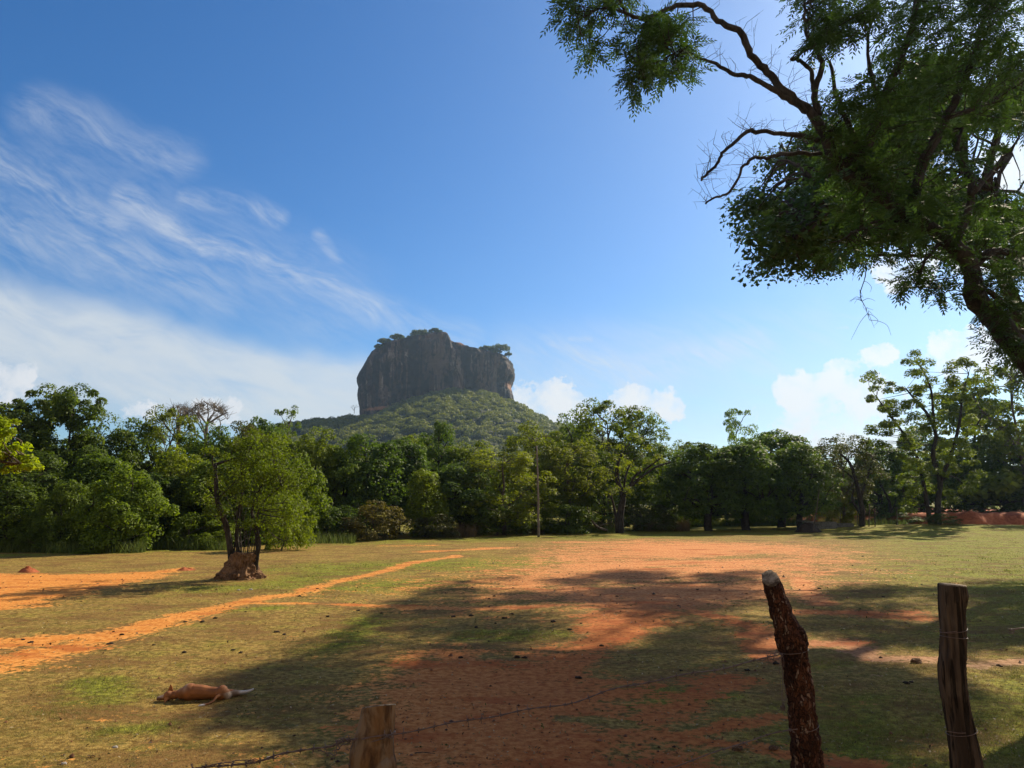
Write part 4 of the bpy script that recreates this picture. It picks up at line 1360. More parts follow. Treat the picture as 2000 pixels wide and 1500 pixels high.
def near_tree():
    rng = np.random.default_rng(101)
    Y = 14.0
    base = np.array([at(2270, 1100, Y).x, Y, float(gz(at(2270, 1100, Y).x, Y))])
    root = empty('feathery_tree', base, 'big foreground tree with feathery leaves and crooked dark limbs reaching in from the right', 'tree')
    tm, cm = MB(), MB()
    b_px = (2270, 978 + HCAM / Y * FPX)
    paths = [
        ([(2275, 1285), (2235, 1130), (2160, 930), (2060, 770), (1990, 685), (1945, 625), (1905, 580), (1893, 525), (1860, 480), (1780, 425), (1700, 370), (1640, 325), (1608, 262), (1582, 218)], .47, .11),
        ([(1582, 218), (1530, 180), (1500, 140), (1472, 108), (1450, 65), (1410, 45), (1372, 12), (1330, 12), (1300, 20), (1262, 36), (1225, 28), (1210, 0)], .085, .03),
        ([(1582, 218), (1545, 192), (1500, 168), (1465, 150), (1440, 146), (1400, 125), (1370, 115)], .07, .028),
        ([(1370, 115), (1330, 100), (1290, 120), (1250, 130)], .028, .01), ([(1262, 36), (1280, 70), (1320, 110)], .02, .008), ([(1225, 28), (1180, 15), (1130, 40)], .02, .008),
        ([(1598, 225), (1590, 180), (1605, 130), (1592, 90), (1575, 60), (1570, 10)], .07, .03), ([(1590, 180), (1580, 140), (1555, 118), (1545, 115)], .05, .035),
        ([(1640, 325), (1690, 280), (1720, 200), (1760, 110), (1790, 20), (1800, -60)], .11, .05), ([(1720, 200), (1690, 120), (1700, 40)], .06, .02),
        ([(1780, 425), (1800, 330), (1850, 230), (1900, 120), (1930, 10)], .12, .05), ([(1850, 230), (1930, 200), (2010, 150)], .06, .03),
        ([(1860, 480), (1900, 400), (1895, 340), (1870, 300), (1880, 250)], .09, .03), ([(1895, 380), (1940, 330), (1990, 270)], .06, .02),
        ([(1700, 370), (1680, 290), (1640, 200), (1620, 120)], .08, .03),
        ([(1893, 525), (1940, 490), (2010, 500), (2080, 480)], .09, .05), ([(1905, 580), (1920, 560), (1960, 590), (2020, 640)], .08, .04),
        ([(1800, 440), (1740, 430), (1690, 440), (1640, 470)], .045, .015), ([(1840, 465), (1800, 520), (1790, 560)], .04, .012),
        ([(1950, 625), (1990, 600), (2050, 560)], .09, .05),
        # dead limbs
        ([(1600, 275), (1540, 260), (1475, 257), (1462, 255), (1430, 278), (1408, 300), (1398, 325), (1376, 345), (1370, 352)], .05, .022),
        ([(1605, 300), (1550, 300), (1500, 308), (1470, 308), (1450, 330), (1425, 375), (1400, 385), (1378, 398)], .045, .016),
    ]
    depth = [0, -.6, -.4, -.5, -.6, -.9, -.2, -.2, .5, .4, 1.0, 1.0, .8, .9, .2, .5, .3, -.3, -.3, .6, -.4, -.3]
    P = []
    for (pts, r0, r1), dz in zip(paths, depth):
        k = len(pts)
        w = [at(p[0] + (rng.normal() * 3 if 0 < i < k - 1 else 0), p[1], Y + dz * i / (k - 1)) for i, p in enumerate(pts)]
        sp = smooth_path(w, 5)
        nr = len(sp)
        rad = np.interp(np.linspace(0, 1, nr), [0, .3, .6, 1], [r0 * .86, r0 * .50, r0 * .32, r1 * .9]) if r0 > .3 else np.linspace(r0, r1, nr)
        rad = rad * (1 + rng.normal(size=nr) * .04)
        sp[1:-1] += rng.normal(size=sp[1:-1].shape) * .012
        tube(tm, sp, rad, 10 if r0 > .08 else 7, wob=.07, rng=rng)
        P.append(sp)
    for k, n_, ln in [(1, 40, .6), (2, 20, .5), (20, 44, .55), (21, 44, .5), (6, 10, .45), (7, 6, .3), (14, 6, .4)]:
        twigs(tm, rng, P[k], n_, ln)
    hang = smooth_path([at(1692, 505, Y), at(1690, 540, Y), at(1680, 575, Y), at(1690, 600, Y), at(1698, 625, Y)], 4)
    tube(tm, hang, np.linspace(.012, .004, len(hang)), 4)
    for _ in range(14):
        i = int(rng.integers(5, len(hang)))
        d0 = rng.normal(size=3) * [.09, .07, .05]
        q_ = [hang[i], hang[i] + d0 + [0, 0, .02], hang[i] + d0 * 1.9 - [0, 0, .03], hang[i] + d0 * 2.4 + rng.normal(size=3) * .05 - [0, 0, .13]]
        tube(tm, smooth_path(q_, 4), np.linspace(.006, .0025, 13), 3, cap=False)
    discs = [(1125, 20, 42, 0), (1145, 70, 26, 0), (1165, 10, 30, 0), (1150, 95, 14, 0), (1205, -5, 30, 0), (1240, 75, 46, 0), (1290, 95, 52, 0), (1320, 60, 36, 0), (1335, 115, 34, 0), (1240, 140, 34, 0), (1250, 170, 24, 0), (1285, 45, 30, 0), (1300, 140, 26, 0),
             (1590, 10, 52, 0), (1640, 40, 46, 0), (1680, -10, 50, 0), (1605, 70, 30, 0), (1580, 95, 18, 0),
             (1760, 60, 70, 1), (1830, 10, 80, 1), (1900, 60, 80, 1), (1960, 20, 90, 1), (1840, 130, 70, 1), (1740, 160, 60, 1), (1960, 150, 80, 1), (1690, 200, 50, 0), (1800, 220, 70, 1), (1650, 240, 46, 0), (1900, 220, 48, 1), (1990, 240, 40, 1),
             (1740, 290, 56, 1), (1660, 310, 50, 0), (1830, 330, 60, 1), (1960, 400, 36, 1), (1930, 310, 24, 1), (1700, 400, 50, 1), (1760, 460, 46, 0), (1820, 400, 50, 1), (1900, 440, 50, 1), (1990, 460, 50, 1), (1800, 530, 36, 0), (1840, 560, 26, 0),
             (1770, 540, 22, 0), (1960, 530, 46, 1), (1930, 600, 30, 0), (1985, 610, 40, 1), (1965, 655, 30, 0), (1895, 560, 28, 0), (1990, 695, 26, 0), (1870, 500, 30, 0), (1945, 560, 30, 0), (1720, 350, 44, 0), (1780, 400, 40, 0), (1925, 640, 20, 0), (1640, 400, 44, 1), (1610, 200, 26, 0), (1700, 480, 34, 0), (1650, 480, 30, 0)]
    pos, ax = [], []
    pool = np.concatenate(P[:20])
    for px, py, r, dd in discs:
        rm = r / FPX * Y
        ns = max(4, int(r * r / (150 if dd else 105)))
        for _ in range(ns):
            a = unit(rng.normal(size=3)) * rng.uniform(.1, 1) ** .5 * rm * np.array([1, 1.3, 1])
            c_ = np.array(at(px, py, Y + (rng.normal() * .7 if not dd else 1 + rng.normal() * 1.6))) + a
            j = int(np.linalg.norm(pool - c_, axis=1).argmin())
            if np.linalg.norm(pool[j] - c_) < 1.6:
                mid = (pool[j] + c_) / 2 + rng.normal(size=3) * .06
                tube(tm, [pool[j], mid, c_], [.014, .010, .004], 4, cap=False)
            nf = 7
            d_ = unit(rng.normal(size=(nf, 3)) + unit(a[None]) * .5)
            d_[:, 2] = d_[:, 2] * .5 - .1
            pos.append(np.repeat(c_[None], nf, 0) + rng.normal(size=(nf, 3)) * .05)
            ax.append(d_)
    fronds(cm, np.concatenate(pos), np.concatenate(ax), .34, rng, 5, .115, .036)
    for mbx in (tm, cm):
        mbx.v = [v - base for v in mbx.v]
    tm.build('trunk', M['bark_dark'], root, True)
    cm.build('crown', M['leaf_neem'], root)


near_tree()

# broad shade trees behind it: they carry the shadow on the field
SH_DIR = np.array([SUNDIR.x, SUNDIR.y]) / SUNDIR.z


def shade_tree(label, base, trunk_top, regions, n, seed, hr, ok, rs=(.8, 1.3), per=150, leaf=.22, lw=.13):
    """clumps that shade the given ground regions, at heights hr, kept where ok(px, py) allows"""
    rng = np.random.default_rng(seed)
    C = []
    guard = 0
    while len(C) < n and guard < 60000:
        guard += 1
        reg = regions[int(rng.integers(len(regions)))]
        k = rng.dirichlet(np.ones(len(reg)))
        s = k @ np.array(reg)
        h = rng.uniform(*hr)
        p = np.array([s[0] + SH_DIR[0] * h, s[1] + SH_DIR[1] * h, h])
        fw = p[1] * math.cos(PITCH) + (p[2] - HCAM) * math.sin(PITCH)
        upv = (p[2] - HCAM) * math.cos(PITCH) - p[1] * math.sin(PITCH)
        px, py = CX + p[0] / fw * FPX, CY - upv / fw * FPX
        if ok(px, py):
            C.append(p)
    C = np.array(C)
    s = rng.uniform(*rs, (len(C), 1))
    Rd = np.concatenate([s, s, s * .6], 1)
    root = empty('shade_tree', (*base, 0), label, 'tree', None)
    tm, cm = MB(), MB()
    tp = smooth_path([(*base, -.3), (base[0] - .2, base[1], trunk_top[2] * .35), (*(np.array(base) * .4 + np.array(trunk_top[:2]) * .6), trunk_top[2] * .75), trunk_top], 4)
    grow(tm, rng, tp, np.linspace(.55, .2, len(tp)), C, 10, .16, .045, 7, .95, .30)
    clump_leaves(cm, C, Rd, per, leaf, lw, rng, inner=.2)
    b = np.array([*base, 0.0])
    for mbx in (tm, cm):
        mbx.v = [v - b for v in mbx.v]
    tm.build('trunk', M['bark_dark'], root, True)
    cm.build('crown', M['leaf_neem'], root)
    return C


def crown_ok(px, py):
    if py < -40 or px > 2040: return True
    if 1860 < px < 2000 and 240 < py < 400: return False
    if px < 1440 or py > 600: return False
    if mnoise.noise(Vector((px / 42, py / 42, 2.5))) > .22: return False
    inside = False
    for (x1, y1), (x2, y2) in zip(CROWN, CROWN[1:] + CROWN[:1]):
        if (y1 > py) != (y2 > py) and px < (x2 - x1) * (py - y1) / (y2 - y1) + x1:
            inside = not inside
    return inside


CROWN = [(1575, 235), (1530, 255), (1508, 295), (1528, 335), (1500, 375), (1460, 410), (1450, 450), (1472, 480), (1452, 535), (1482, 562), (1515, 540), (1545, 500), (1575, 520), (1596, 548), (1630, 535), (1650, 480), (1690, 500), (1740, 470), (1800, 480), (1850, 520), (2045, 545), (2045, -60), (1850, -60), (1800, 70), (1690, 120), (1660, 240)]
G_ = lambda *pp: [gpt(*p) for p in pp]
shade_tree('large round leaved tree behind the feathery foreground tree, its drooping left edge against the sky', (25.0, 33.0), (19.5, 29.5, 14.5),
           [G_((420, 1370), (700, 1240), (640, 1400)), G_((700, 1240), (900, 1132), (1000, 1250)), G_((640, 1400), (1000, 1250), (900, 1480)),
            G_((900, 1134), (1180, 1120), (1050, 1300)), G_((900, 1480), (1050, 1300), (1300, 1480)), G_((1050, 1300), (1400, 1240), (1300, 1480)),
            G_((1180, 1130), (1500, 1150), (1400, 1300)), G_((1150, 1118), (1330, 1112), (1280, 1140)), G_((1380, 1120), (1480, 1116), (1440, 1150)), G_((1300, 1480), (1500, 1300), (1700, 1480)), G_((1480, 1230), (1700, 1190), (1650, 1250)), G_((650, 1480), (900, 1400), (1300, 1500)), G_((1300, 1490), (1450, 1300), (1650, 1480)), G_((1380, 1330), (1500, 1300), (1560, 1420)), G_((800, 1320), (1100, 1300), (1000, 1420)), G_((1560, 1330), (1700, 1300), (1750, 1420)), G_((1700, 1330), (1850, 1310), (1800, 1420))], 470, 201, (10, 27), crown_ok, (.9, 1.45))
shade_tree('tree beyond the right frame edge whose boughs show between the feathery limbs', (40.0, 40.0), (36.0, 40.0, 13.0),
           [G_((1500, 1170), (1750, 1140), (1700, 1240)), G_((1750, 1140), (2100, 1135), (1900, 1260)), G_((1700, 1240), (1900, 1260), (2200, 1200)), G_((1900, 1150), (2300, 1150), (2200, 1270)),
            G_((1150, 1150), (1500, 1150), (1300, 1220))], 230, 202, (9, 22), crown_ok, (1.0, 1.6))


# ------------------------------------------------------------------ red bank and soil heaps
def lump_grid(name, x0, x1, y0, y1, hfun, nx, ny, m):
    xs_, ys_ = np.linspace(x0, x1, nx), np.linspace(y0, y1, ny)
    X, Y = np.meshgrid(xs_, ys_)
    Z = hfun(X, Y)
    mb = MB()
    ii, jj = np.meshgrid(np.arange(ny - 1), np.arange(nx - 1), indexing='ij')
    mb.add(np.stack([X, Y, Z], -1), np.stack([ii * nx + jj, ii * nx + jj + 1, (ii + 1) * nx + jj + 1, (ii + 1) * nx + jj], -1))
    return mb.build(name, m, smooth=True)


def rough(X, Y, f, seed=0.0):
    return np.vectorize(lambda a, b: mnoise.fractal(Vector((a * f, b * f, seed)), .9, 2.1, 4))(X, Y)


def bank_h(X, Y):
    n1, n2 = rough(X, Y, .12), rough(X, Y, .6, 4)
    front = 75 + 1.3 * rough(X, Y * 0, .10, 9) + np.clip((47 - X) * .55, 0, 12)
    t = sstep(Y, front - 1.2, front + 2.6) * sstep(X, 36, 43) * (1 - sstep(Y, 112, 118)) * (1 - sstep(X, 126, 134))
    return -1.2 + t * (2.5 + .30 * n1 + .25 * sstep(Y, 95, 105)) + n2 * .22 * (t > .02) + .3 * np.exp(-((Y - front - 3) / 1.5) ** 2) * n1 * .9 * t


o = lump_grid('earth_bank', 34, 136, 66, 120, bank_h, 300, 170, M['red_soil'])
tag(o, kind='structure')


def heap(name, label, px, py, wpx, hm_, Ysq, m, seed, cat='soil heap', group=None):
    x, y, z = gpz(px, py)
    r = wpx / FPX * y / 2
    nr, nt = 18, 40
    mb = MB()
    V = [(0, 0, hm_)]
    q, t = [], []
    for a in range(1, nr + 1):
        f = a / nr
        for b in range(nt):
            th = 2 * math.pi * b / nt
            k = 1 + .22 * mnoise.noise(Vector((math.cos(th) * 1.4, math.sin(th) * 1.4, seed)))
            xx, yy_ = f * r * k * math.cos(th), f * r * k * math.sin(th) * Ysq
            zz = hm_ * (1 - f ** 1.6) * (1 + .5 * mnoise.noise(Vector((xx * 2 / r, yy_ * 2 / r, seed)))) + hm_ * .25 * mnoise.fractal(Vector((xx * 6 / r, yy_ * 6 / r, seed)), .8, 2, 3) * (1 - f) - .06 * f
            V.append((xx, yy_, zz))
    for b in range(nt):
        t.append((0, 1 + b, 1 + (b + 1) % nt))
    for a in range(nr - 1):
        for b in range(nt):
            q.append((1 + a * nt + b, 1 + (a + 1) * nt + b, 1 + (a + 1) * nt + (b + 1) % nt, 1 + a * nt + (b + 1) % nt))
    mb.add(V, q, t)
    o = mb.build(name, m, smooth=True)
    o.location = (x, y, z)
    return tag(o, label, cat, group)


heap('soil_heap', 'low dark red soil heap on the lawn at the left frame edge', 57, 1118, 46, .22, .8, M['red_soil'], 1.0)
heap('soil_heap', 'flat orange soil heap at the tip of the bare patch left of the mound', 362, 1114, 44, .12, .8, M['red_soil'], 2.0)
heap('soil_heap', 'red soil heap behind the dark trunk at the right forest edge', 1600, 1021, 80, 1.25, .7, M['red_soil'], 3.0)


# ------------------------------------------------------------------ slabs, rubble, poles, logs
def rough_box(name, label, cat, loc, size, rot, m, seed=0, group=None):
    bm = bmesh.new()
    bmesh.ops.create_cube(bm, size=1)
    bmesh.ops.scale(bm, vec=size, verts=bm.verts)
    bmesh.ops.bevel(bm, geom=bm.edges[:], offset=min(size) * .08, segments=2, affect='EDGES')
    bmesh.ops.subdivide_edges(bm, edges=[e for e in bm.edges if e.calc_length() > max(size) * .3], cuts=5, use_grid_fill=True)
    for v in bm.verts:
        v.co += v.normal * mnoise.noise(v.co * 3 + Vector((seed, 0, 0))) * min(size) * .12
    me = bpy.data.meshes.new(name)
    bm.to_mesh(me)
    bm.free()
    me.materials.append(m)
    o = bpy.data.objects.new(name, me)
    COL.objects.link(o)
    o.location, o.rotation_euler = loc, rot
    return tag(o, label, cat, group)


def gl(px, py, dz=0.0):
    p = gpz(px, py)
    return (p[0], p[1], p[2] + dz)


rough_box('concrete_slab', 'long dark concrete slab on edge beside the dark rubble on the right lawn edge', 'concrete slab', gl(1603, 1033, .30), (3.0, .5, .75), (0, .02, .1), M['concrete'], 1)
rough_box('concrete_slab', 'smaller flat concrete slab right of the long one', 'concrete slab', gl(1645, 1031, .14), (1.9, .9, .36), (0, 0, -.1), M['concrete'], 2)
rough_box('concrete_slab', 'dark concrete slab lying on top of the rubble', 'concrete slab', gl(1580, 1034, .72), (1.9, .9, .16), (.05, .12, .2), M['concrete'], 3)
heap('rubble_heap', 'dark rubble heap under the concrete slab on the right lawn edge', 1577, 1039, 56, .75, .8, M['dung'], 5.0, 'rubble heap')


def pole(name, label, cat, bpx, bpy_, tpx, tpy, r0, r1, m, bend=.0):
    b = np.array(gl(bpx, bpy_))
    t = np.array(at(tpx, tpy, b[1]))
    rng = np.random.default_rng(int(bpx))
    pts = [b + (t - b) * f + np.array([math.sin(f * 3.1) * bend, 0, 0]) + rng.normal(size=3) * .012 for f in np.linspace(-.02, 1, 14)]
    mb = MB()
    loc = b.copy()
    tube(mb, np.array(pts) - loc, np.linspace(r0, r1, 14), 10, wob=.05, rng=rng)
    o = mb.build(name, m, smooth=True)
    o.location = loc
    return tag(o, label, cat)


pole('wooden_pole', 'tall thin bare wooden pole standing on the lawn before the forest', 'pole', 1052, 1049, 1048, 871, .105, .055, M['bark_pale'], .05)
pole('leaning_stick', 'thin leaning pole stuck in the rubble at the right lawn edge', 'pole', 1587, 1040, 1600, 955, .06, .03, M['bark'], .04)
o = pole('wooden_log', 'straight fallen log on the lawn edge right of the rounded bush', 'log', 592, 1061, 620, 1063, .09, .07, M['bark_dark'])
for i, (px, pt, lb) in enumerate([
    (1697, 985, 'thin grey fence stake right of the crooked tree, leftmost of its row'),
    (1709, 992, 'second thin fence stake from the crooked tree'),
    (1674, 1001, 'short thin stake in the tall grass just left of the crooked tree'),
    (1752, 990, 'thin fence stake beside the slender tree with the pale branch'),
    (1688, 996, 'stubby fence stake touching the crooked tree trunk on its right')]):
    o = pole('fence_stake', lb, 'stake', px, 1028, px + (-1) ** i, pt, .05, .04, M['bark'], .01)
    o['group'] = 'thin fence stakes on the right'

# tall dry grass and undergrowth at the forest edge
def tall_grass(name, label, spots, seed, h, tintA, tintB, wid=.03):
    r = np.random.default_rng(seed)
    V, T = [], []
    for x0, x1, Y0, Y1, n in spots:
        n = int(n)
        Y = r.uniform(Y0, Y1, n)
        X = r.uniform(x0, x1, n)
        X = (X - CX) / FPX * Y
        Z = gz(X, Y)
        hh = h * r.uniform(.4, 1.2, n)
        th = r.uniform(0, 6.28, n)
        o_ = np.stack([np.cos(th), np.sin(th), 0 * th], 1) * wid * .5
        B = np.stack([X, Y, Z - .02], 1)
        tip = B + np.stack([r.normal(size=n) * .3 * hh, r.normal(size=n) * .3 * hh, hh], 1)
        V.append(np.stack([B - o_, B + o_, tip], 1).reshape(-1, 3))
        T.append((tintA + (tintB - tintA) * r.uniform(0, 1, (n, 1))) * r.uniform(.7, 1.2, (n, 1)))
    mb = MB()
    V = np.concatenate(V)
    mb.add(V, t=np.arange(len(V)).reshape(-1, 3))
    mb.attr['tint'] = np.repeat(np.concatenate(T), 3, axis=0)
    o = mb.build(name, M['blade'])
    return tag(o, label, 'grass', kind='stuff')


A_, B_ = np.array([[.20, .135, .06]]), np.array([[.12, .085, .035]])
tall_grass('dry_grass', 'tall brown dry grass along the forest edge', [(865, 930, 58, 62, 1600), (1235, 1340, 69, 74, 2600), (1590, 1680, 76, 84, 1400), (1000, 1060, 64, 68, 600), (1140, 1200, 68, 72, 600)], 5, 1.1, A_, B_)
A_, B_ = np.array([[.085, .13, .025]]), np.array([[.14, .17, .035]])
tall_grass('undergrowth', 'sunlit green undergrowth behind the dark trees', [(1320, 1570, 82, 92, 6000), (1590, 1760, 76, 90, 4200), (1040, 1200, 66, 71, 2600), (300, 460, 43, 45.5, 1400), (100, 300, 40.5, 42, 1200), (0, 110, 41, 43, 700), (600, 700, 50, 54, 900)], 6, .7, A_, B_, .05)

# ------------------------------------------------------------------ fence: posts and barbed wire
m, g = new_mat('flaky_post_bark')
co = g.coord()
wv = g.vm('ADD', co, g.vm('SCALE', g.vm('SUBTRACT', g.noise(co, 18, 3, out='Color'), (.5, .5, .5)), scale=.05))
vo = g.n('ShaderNodeTexVoronoi', feature='DISTANCE_TO_EDGE')
g.put(vo.inputs['Vector'], g.mapping(wv, scale=(1, 1, .30)))
vo.inputs['Scale'].default_value = 135
vc = g.n('ShaderNodeTexVoronoi')
g.put(vc.inputs['Vector'], g.mapping(wv, scale=(1, 1, .30)))
vc.inputs['Scale'].default_value = 135
sv = g.n('ShaderNodeSeparateColor')
g.put(sv.inputs[0], vc.outputs['Color'])
crack = g.m('MULTIPLY_ADD', g.mapr(vo.outputs['Distance'], .0, .12), .7, .3)
c = g.mix(sv.outputs[0], (.042, .016, .009), (.115, .045, .023))
c = g.mix(g.mapr(sv.outputs[1], .86, .9, 0, .8), c, (.24, .155, .105))
c = g.mix(g.mapr(g.noise(co, 7, 4), .5, .62, 0, .7), c, (.020, .010, .007))
c = g.mix(crack, (.010, .005, .003), c)
out(g, principled(g, c, .9, bump(g, g.m('ADD', crack, g.m('MULTIPLY', g.noise(co, 120, 3), .5)), 1.0, .012), .1))
M['bark_red'] = m
m, g = new_mat('weathered_post_wood')
co = g.coord()
l1 = g.noise(g.mapping(co, scale=(1, 1, .045)), 46, 5, .65, .6)
l2 = g.noise(g.mapping(co, scale=(1, 1, .09)), 16, 4, .6, .8)
kn = g.noise(g.mapping(co, scale=(1, 1, .5)), 9, 3, .5)
c = g.mix(g.mapr(l2, .38, .62), (.034, .022, .015), (.085, .057, .038))
c = g.mix(g.mapr(kn, .56, .70, 0, .6), c, (.140, .105, .075))
crack = g.m('MULTIPLY_ADD', g.mapr(l1, .36, .48), .75, .25)
c = g.mix(crack, (.005, .0035, .003), c)
out(g, principled(g, c, .9, bump(g, g.m('ADD', crack, g.m('MULTIPLY', l2, .6)), 1.0, .012), .1))
M['weathered'] = m
m, g = new_mat('sawn_wood')
co = g.coord()
c = g.mix(g.mapr(g.noise(co, 34, 5, .7), .38, .62), (.10, .070, .045), (.30, .23, .155))
c = g.mix(g.mapr(g.noise(g.mapping(co, scale=(.4, 1.6, 1), rot=(0, 0, .6)), 30, 2, .5), .58, .64, 0, .85), c, (.045, .028, .016))
out(g, principled(g, c, .9, bump(g, g.noise(co, 160, 3), .5, .004), .1))
M['cut_wood'] = m

def post(name, label, pts, rad, Y, m, seed, knots=(), flat=1.0, flaky=False, groove=.12):
    """crooked round post through photograph points, ends in a sawn top"""
    rng = np.random.default_rng(seed)
    P = [np.array(at(p[0], p[1], Y)) for p in pts]
    zb = float(gz(P[0][0], Y)) - .25
    last = P[0] + (P[0] - P[1]) / np.linalg.norm(P[0] - P[1]) * 0
    P = [np.array([P[0][0] + (P[0][0] - P[1][0]) * .5, Y, zb])] + P
    sp = smooth_path(P, 18)
    k = len(sp)
    rr = np.interp(np.linspace(0, 1, k), np.linspace(0, 1, len(rad)), rad)
    nt = 110
    loc = np.array([sp[0][0], Y, zb + .25])
    V = np.zeros((k, nt, 3))
    tan = np.gradient(sp, axis=0)
    tan /= np.linalg.norm(tan, axis=1)[:, None]
    for i in range(k):
        a = np.cross(tan[i], [0, 1.0, 0])
        a /= np.linalg.norm(a)
        b = np.cross(a, tan[i])
        for j in range(nt):
            th = 2 * math.pi * j / nt
            dx = math.cos(th) * a + math.sin(th) * b * flat
            p = Vector(sp[i] + dx * rr[i])
            n = mnoise.noise(Vector((p.x * 9, p.y * 9, p.z * 5 + seed))) * .12
            if flaky:
                f_ = mnoise.fractal(Vector((p.x * 50, p.y * 50, p.z * 26 + seed)), .7, 2.1, 3)
                n += .13 * max(-.6, min(.8, f_ * 1.4))
            else:
                f_ = mnoise.fractal(Vector((p.x * 75, p.y * 75, p.z * 3.2 + seed)), .8, 2.0, 3)
                n += groove * (-abs(f_) + .2)
            for kx, ky, ks, kr in knots:                       # swellings
                kp = at(kx, ky, Y - rr[i] * .4)
                n += ks * math.exp(-((p - kp).length / kr) ** 2)
            V[i, j] = sp[i] + dx * rr[i] * (1 + n) - loc
    top = V[-1].copy()
    mb = MB()
    ii, jj = np.meshgrid(np.arange(k - 1), np.arange(nt), indexing='ij')
    j2 = (jj + 1) % nt
    mb.add(V.reshape(-1, 3), np.stack([ii * nt + jj, ii * nt + j2, (ii + 1) * nt + j2, (ii + 1) * nt + jj], -1))
    o = mb.build(name, m, smooth=True)
    o.location = loc
    tag(o, label, 'fence post', 'posts of the barbed wire fence')
    return o, top, tan[-1], sp, rr


def cut_end(o, top, tn, m, tilt=0.0):
    nt = len(top)
    c_ = top.mean(0)
    rings = [top, c_ + (top - c_) * .96 + tn * .004, c_ + (top - c_) * .5 + tn * .005]
    mb = MB()
    V = np.concatenate(rings + [c_[None] + tn * .006])
    q, t = [], []
    for r in range(2):
        for j in range(nt):
            q.append((r * nt + j, r * nt + (j + 1) % nt, (r + 1) * nt + (j + 1) % nt, (r + 1) * nt + j))
    for j in range(nt):
        t.append((2 * nt + j, 2 * nt + (j + 1) % nt, 3 * nt))
    mb.add(V, q, t)
    return mb.build('cut_end', m, o)


YL, YM, YR = 2.45, 2.75, 2.7
m, g = new_mat('peeled_post')
co = g.coord()
n1 = g.noise(g.mapping(co, scale=(1, 1, .22)), 30, 6, .65, .4)
n2 = g.noise(g.mapping(co, scale=(1, 1, .45)), 13, 4, .6, .5)
c = g.mix(g.mapr(n1, .35, .65), (.050, .020, .005), (.170, .080, .026))
c = g.mix(g.mapr(n2, .47, .60, 0, .8), c, (.20, .125, .065))
c = g.mix(g.mapr(g.noise(co, 22, 3), .60, .70, 0, .8), c, (.06, .026, .010))
out(g, principled(g, c, .7, bump(g, n1, .5, .01), .25))
M['peeled_post'] = m
pL, topL, tL, spL, rL = post('fence_post', 'short thick peeled brown stub post with a slanting sawn top', [(729, 1560), (730, 1500), (733, 1445), (738, 1410), (741, 1381)],
                             [.072, .070, .067, .058, .055, .052], YL, M["peeled_post"], 3, knots=[(703, 1470, .22, .05)], groove=.06)
# slanting saw cut: shear the top ring
vs = pL.data.vertices
for v in vs:
    f = max(0.0, (v.co.z - (topL[:, 2].mean() - .12)) / .12)
    v.co.z += f * ((v.co.x - topL[:, 0].mean()) * .20 - (v.co.y - topL[:, 1].mean()) * .30)
topL[:, 2] += (topL[:, 0] - topL[:, 0].mean()) * .20 - (topL[:, 1] - topL[:, 1].mean()) * .30
cut_end(pL, topL, tL, M['cut_wood'])
pM, topM, tM, spM, rM = post('fence_post', 'crooked reddish bark post leaning left above a knee, with pale sawn end', [(1583, 1570), (1577, 1490), (1570, 1420), (1562, 1350), (1553, 1290), (1543, 1245), (1530, 1205), (1516, 1165), (1505, 1131)],
                             [.059, .057, .050, .047, .046, .048, .049, .039, .034, .032], YM, M["bark_red"], 5, knots=[(1570, 1240, .22, .05), (1570, 1412, .1, .03)], flaky=True)
for v in pM.data.vertices:                        # the saw cut slants towards the road
    f = max(0.0, (v.co.z - (topM[:, 2].mean() - .10)) / .10)
    v.co.z += f * ((v.co.y - topM[:, 1].mean()) * .75)
topM[:, 2] += (topM[:, 1] - topM[:, 1].mean()) * .75
cut_end(pM, topM, tM, M['cut_wood'])
pR, topR, tR, spR, rR = post('fence_post', 'weathered grey brown post with split side at the right', [(1895, 1570), (1887, 1490), (1876, 1420), (1863, 1350), (1860, 1300), (1863, 1240), (1860, 1190), (1859, 1143)],
                             [.050, .050, .050, .046, .042, .041, .041, .040, .042, .043], YR, M["weathered"], 9, knots=[(1876, 1165, .2, .035), (1850, 1310, .12, .04)], groove=.22)
cut_end(pR, topR, tR, M['cut_wood'])
mb = MB()
q_ = smooth_path([at(1876, 1152, YR - .025), at(1880, 1166, YR - .027), at(1882, 1185, YR - .022), at(1879, 1205, YR - .018), at(1877, 1228, YR - .016)], 6)
tube(mb, q_ - np.array(pR.location), np.interp(np.linspace(0, 1, len(q_)), [0, .3, .7, 1], [.004, .011, .008, .002]), 8, wob=.2, rng=np.random.default_rng(4))
mb.build('bark_strip', M['bark_dark'], pR, True)


def ring(sp, rr, py, Y, turns=1.0, tilt=.006, extra=.0012):
    z = at(1000, py, Y).z
    i = int(np.abs(sp[:, 2] - z).argmin())
    return (tuple(sp[i]), rr[i] * 1.03 + extra, turns, tilt)


